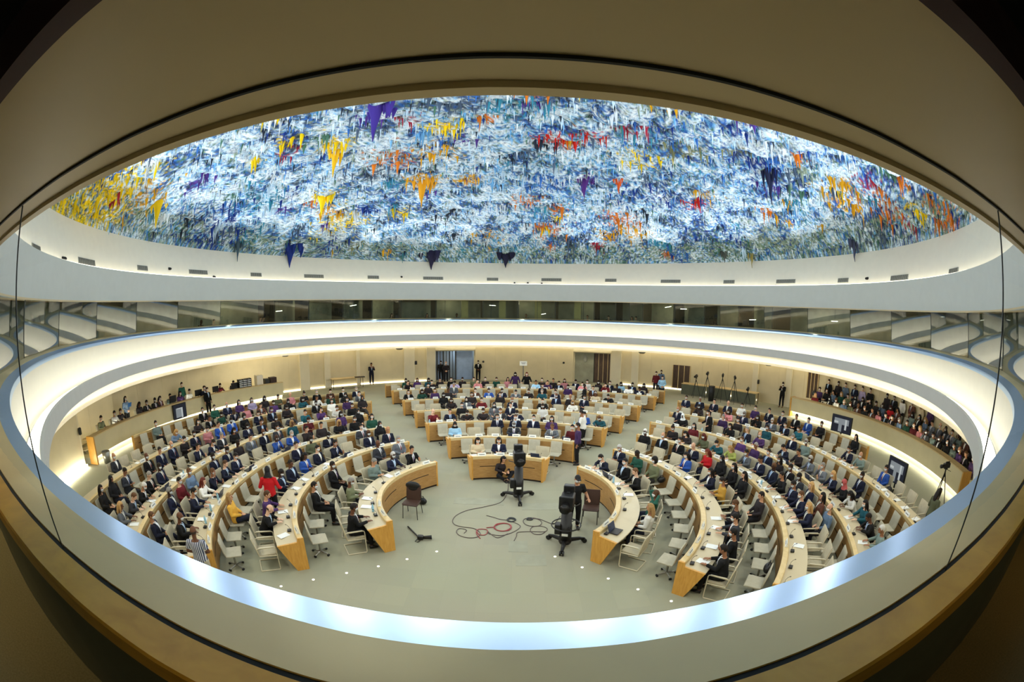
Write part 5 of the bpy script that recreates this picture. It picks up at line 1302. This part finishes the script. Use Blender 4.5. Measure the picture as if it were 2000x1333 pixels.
cable([(700, 990), (740, 960), (840, 950), (920, 980), (900, 1040), (780, 1050), (705, 1020), (715, 985), (800, 955), (890, 962), (915, 1010), (830, 1052), (735, 1040), (700, 1005), (600, 1010)], .014, M['cabler'], 'large red cable coil in the middle of the open floor')
cable([(600, 850), (680, 870), (780, 900), (900, 920), (1040, 985), (960, 1060), (800, 1110), (640, 1090), (620, 1060), (740, 1140), (880, 1085)], .0105, M['cabled'], 'dark cable running through the red coils')
cable([(870, 905), (900, 880), (960, 885), (980, 910), (930, 930), (875, 918), (905, 890), (970, 900)], .018, M['cablek'], 'small black cable coil above the red coils')
cable([(1560, 860), (1500, 940), (1460, 960), (1300, 900), (1180, 880), (1090, 900), (1090, 950), (1160, 985), (1280, 985), (1320, 940), (1260, 895), (1150, 890)], .0105, M['cabled'], 'dark cable from the right pedestal camera looping on the floor')
cable([(960, 1180), (990, 1120), (1010, 1070), (1180, 1060), (1360, 1060), (1390, 1020), (1320, 990), (1210, 995), (1170, 1040), (1220, 1090), (1310, 1095), (1370, 1060)], .0105, M['cabled'], 'dark cable with a loop in the front of the tangle')
cable([(1130, 905), (1190, 905), (1195, 885), (1135, 885), (1130, 905)], .02, M['cablek'], 'tight black cable bundle beside the right loop')
# white floor lights and darker carpet tiles
fm = emit('floor_light_lamp', (255, 250, 235), 2)
FLP = [(549, 1146), (612, 1133), (677, 1120), (739, 1107), (795, 1093), (853, 1078), (1084, 1088), (1137, 1109), (1188, 1131), (1246, 1152), (1311, 1175)]
for k, (px, py) in enumerate(FLP):
    p = at_z(px, py, 0); b = MB(); b.lathe([(.035, 0), (.035, .006), (.024, .01)], 14); o = b.build('floor_light', fm, None, loc=p); tag(o, f'small white light in the floor, {ORD[k+1]} from the left', 'lamp', 'small floor lights')
M['tile'] = mat('darker_tile', (150, 150, 132), .95)
for k, (px, py, w, d) in enumerate([(1037, 1095, .75, .55), (1012, 1068, .5, .6), (935, 980, 1.6, .5), (1060, 990, 1.3, .5)]):
    b = MB(); b.box((0, 0, .002), (w, d, .004)); struct(b.build(f'floor_tile_{k+1}', M['tile'], None, loc=at_z(px, py, 0)))

# ================================================================== screens, counters, press corner
SCR = [emit('screen_dark', (40, 42, 50), .9), emit('screen_grey', (140, 146, 150), .8), emit('screen_light', (184, 188, 188), .9)]
def screen(name, c, rz, w, h, label, stand, alt=False):
    e = empty(name, c, rz); tag(e, label, 'screen')
    b = MB(); b.box((0, 0, 0), (w, .08, h), bev=.012); b.build('bezel', M['black'], e)
    b = MB(); n = []
    b.box((0, .042, 0), (w*.93, .004, h*.92)); k1 = len(b.f)
    if alt: b.box((.05*w, .046, -.08*h), (.52*w, .004, .62*h)); k2 = len(b.f); b.box((-.14*w, .05, -.14*h), (.1*w, .004, .6*h)); b.box((.02*w, .05, .20*h), (.44*w, .004, .06*h))
    else: b.box((-.0*w, .046, .16*h), (.72*w, .004, .34*h)); b.box((.05*w, .046, -.18*h), (.16*w, .004, .5*h)); k2 = len(b.f); b.box((-.22*w, .05, .02*h), (.09*w, .004, .6*h)); b.box((.26*w, .05, .1*h), (.2*w, .004, .1*h))
    o = b.build('picture', SCR[0], e); o.data.materials.append(SCR[1]); o.data.materials.append(SCR[2])
    for p in o.data.polygons: p.material_index = 0 if p.index < k1 else (1 if p.index < k2 else 2)
    if stand:
        b = MB(); b.tube([(0, -.06, 0), (0, -.06, -c[2]+.02)], .035, 8); b.box((0, -.06, -c[2]+.02), (.6, .4, .03)); b.build('stand', M['blackmetal'], e)
    return e
def face_o(p): return -math.atan2(OX-p.x, OY-p.y)
p = hp(18.0, -85.7, .76); screen('flat_screen', p, inward(p)+.0, 1.12, .82, 'flat screen with a grey picture hung on the front of the staff counter', False, True)
c1 = (at_r(1628, 808, 16.2, (OX, OY))+at_r(1660, 851, 16.2, (OX, OY)))/2; screen('flat_screen', c1, face_o(c1), 1.3, .82, 'far flat screen with a grey picture above the right block screen wall', True)
c2 = (at_r(1737, 890, 13.95, (OX, OY))+at_r(1766, 953, 13.95, (OX, OY)))/2; screen('flat_screen', c2, face_o(c2), 1.18, .88, 'near flat screen with a grey picture before the public podium', True)
# staff counter equipment
for k, (px, py, w) in enumerate([(338, 779, .55), (388, 768, .6), (421, 759, .5), (458, 751, .55), (462, 750, .4)]):
    if k == 4: continue
    q = at_r(px, py, 18.6); az = azof(q); e = empty('desk_monitor', hp(18.62, az, 1.06), -rad(az)); tag(e, f'black computer monitor on the staff counter, {ORD[k+1]} from the near end', 'monitor', 'monitors on the staff counter')
    b = MB(); b.box((0, 0, .30), (w, .05, .36), bev=.01); b.build('display', M['black'], e); b = MB(); b.tube([(0, .03, 0), (0, .03, .2)], .03, 8); b.box((0, .03, .01), (.22, .16, .02)); b.build('stand', M['blackmetal'], e)
az = azof(at_r(477, 745, 18.55)); e = empty('pigeonhole_rack', hp(18.55, az, 1.06), -rad(az)); tag(e, 'white pigeonhole rack full of papers on the staff counter', 'rack')
b = MB()
for k in range(6): b.box((0, 0, .03+k*.12), (1.0, .3, .02))
for x in (-.5, -.17, .17, .5): b.box((x, 0, .33), (.02, .3, .64))
b.build('rack_frame', M['black'], e); b = MB()
for k in range(5):
    for x in (-.33, 0, .33): b.box((x, 0, .07+k*.12), (.29, .28, .05))
b.build('paper_stack', M['paper'], e)
for (px, py, w, d, h, m, lab) in [(505, 738, .5, .4, .75, 'cream', 'tall cream document cabinet on the staff counter'), (520, 738, .35, .35, .45, 'boothdark', 'dark paper tray stack beside the cream cabinet'), (532, 740, .5, .4, .5, 'brown', 'brown cardboard box at the far end of the staff counter')]:
    az = azof(at_r(px, py, 18.55)); b = MB(); b.box((0, 0, h/2), (w, d, h), bev=.015); o = b.build('counter_box', M[m], None, loc=hp(18.56, az, 1.06), rot=(0, 0, -rad(az))); tag(o, lab, 'box')
p = at_r(206, 886, 17.75); b = MB(); b.lathe([(.17, 0), (.22, .52), (.20, .52), (.16, .03)], 20); o = b.build('waste_bin', M['steel'], None, True, loc=hp(17.72, azof(p), 0)); tag(o, 'metal waste bin at the near end of the staff counter', 'bin')
p = hp(19.25, -107.8, 0); stool(p, inward(p)+.8, 'dark office chair standing empty at the near end of the staff counter')
b = MB(); b.box((0, 0, 0), (.3, .02, .24), bev=.006); q = at_r(253, 791, 19.2); o = b.build('folder', M['blue'], None, loc=hp(19.19, azof(q), q.z), rot=(.3, 0, -rad(azof(q)))); tag(o, 'bright blue folder held by the person standing behind the staff counter', 'folder')
# side table at the back left, sign on a post, press corner
def table(loc, rz, w, d, h, label, cloth=False):
    e = empty('long_table', loc, rz); tag(e, label, 'table')
    b = MB(); b.box((0, 0, h-.02), (w, d, .04), bev=.008); b.build('table_top', M['lipwood'], e)
    if cloth: b = MB(); b.box((0, -d/2+.02, h/2-.02), (w-.06, .02, h-.08)); b.build('skirt_panel', M['darkpanel'], e)
    for sx in (-1, 1):
        for sy in (-1, 1): b = MB(); b.tube([(sx*(w/2-.08), sy*(d/2-.08), h-.04), (sx*(w/2-.08), sy*(d/2-.08), 0)], .022, 6); b.build('leg', M['brown'], e)
    return e
p = hp(19.6, azof(at_r(678, 745, 19.6)), 0); table(p, -rad(azof(p)), 2.6, .7, .78, 'long pale table against the back wall on the left')
b = MB(); b.box((0, 0, .815), (.8, .3, .05), bev=.01); o = b.build('document_case', M['black'], None, loc=p+Vector((.9, .45, -.01)), rot=(0, 0, .5)); tag(o, 'flat black case on the table at the back left', 'case')
p = hp(16.9, azof(at_r(1022, 725, 16.9)), 0); e = empty('sign_stand', p, 0); tag(e, 'white sign on a tall post behind the middle block', 'sign')
b = MB(); b.tube([(0, 0, .02), (0, 0, 1.75)], .05, 8); b.lathe([(.22, 0), (.22, .03), (.06, .05)], 16); b.build('post', M['steel'], e)
b = MB(); b.box((0, -.06, 1.9), (.56, .03, .34), bev=.006); n0 = len(b.f)
for k in range(2): b.box((0, -.077, 1.95-k*.09), (.34-.1*k, .004, .035))
o = b.build('sign_board', M['white'], e); o.data.materials.append(M['ink'])
for f in o.data.polygons: f.material_index = 1 if f.index >= n0 else 0
a0, a1 = azof(at_r(1338, 750, 19.2)), azof(at_r(1475, 765, 19.2))
for k, t in enumerate((.14, .5, .86)):
    a = a0+(a1-a0)*t; p = hp(19.25, a, 0); table(p, -rad(a), 19.25*rad((a1-a0)*.35), .7, .8, f'long pale press table with a dark front at the back right, {ORD[k+1]} from the left', True)
for k, (px, h) in enumerate([(1361, 1.45), (1383, 1.75), (1413, 1.75), (1437, 1.7)]):
    a = azof(at_r(px, 750, 18.5)); p = hp(18.3, a, 0); tripod(p, PI-rad(a)+.2*k, h, f'black video camera on a tripod before the press tables, {ORD[k+1]} from the left')
p = hp(18.1, azof(at_r(1461, 760, 18.1)), 0); tripod(p, 2.4, 1.1, 'low black camera tripod at the right end of the press tables')
p = hp(17.9, azof(at_r(1389, 775, 17.9)), 0); b = MB(); b.lathe([(.2, 0), (.24, 1.05), (.22, 1.06), (.02, 1.06)], 18); o = b.build('black_lectern', M['black'], None, True, loc=p); tag(o, 'tall round black stand before the press tables', 'stand')
build_people()
for o in list(SC.objects):
    n = o.name.split('.')[0]
    if o.parent is None or n not in ('lens', 'viewfinder', 'picture', 'gooseneck', 'caster', 'tripod_head_'): continue
    want = {'lens': 'camera_body', 'viewfinder': 'camera_body', 'picture': 'bezel', 'gooseneck': 'base', 'caster': 'base'}[n]
    sib = next((c for c in o.parent.children if c.name.split('.')[0] == want), None)
    if sib is not None and sib is not o: o.parent = sib
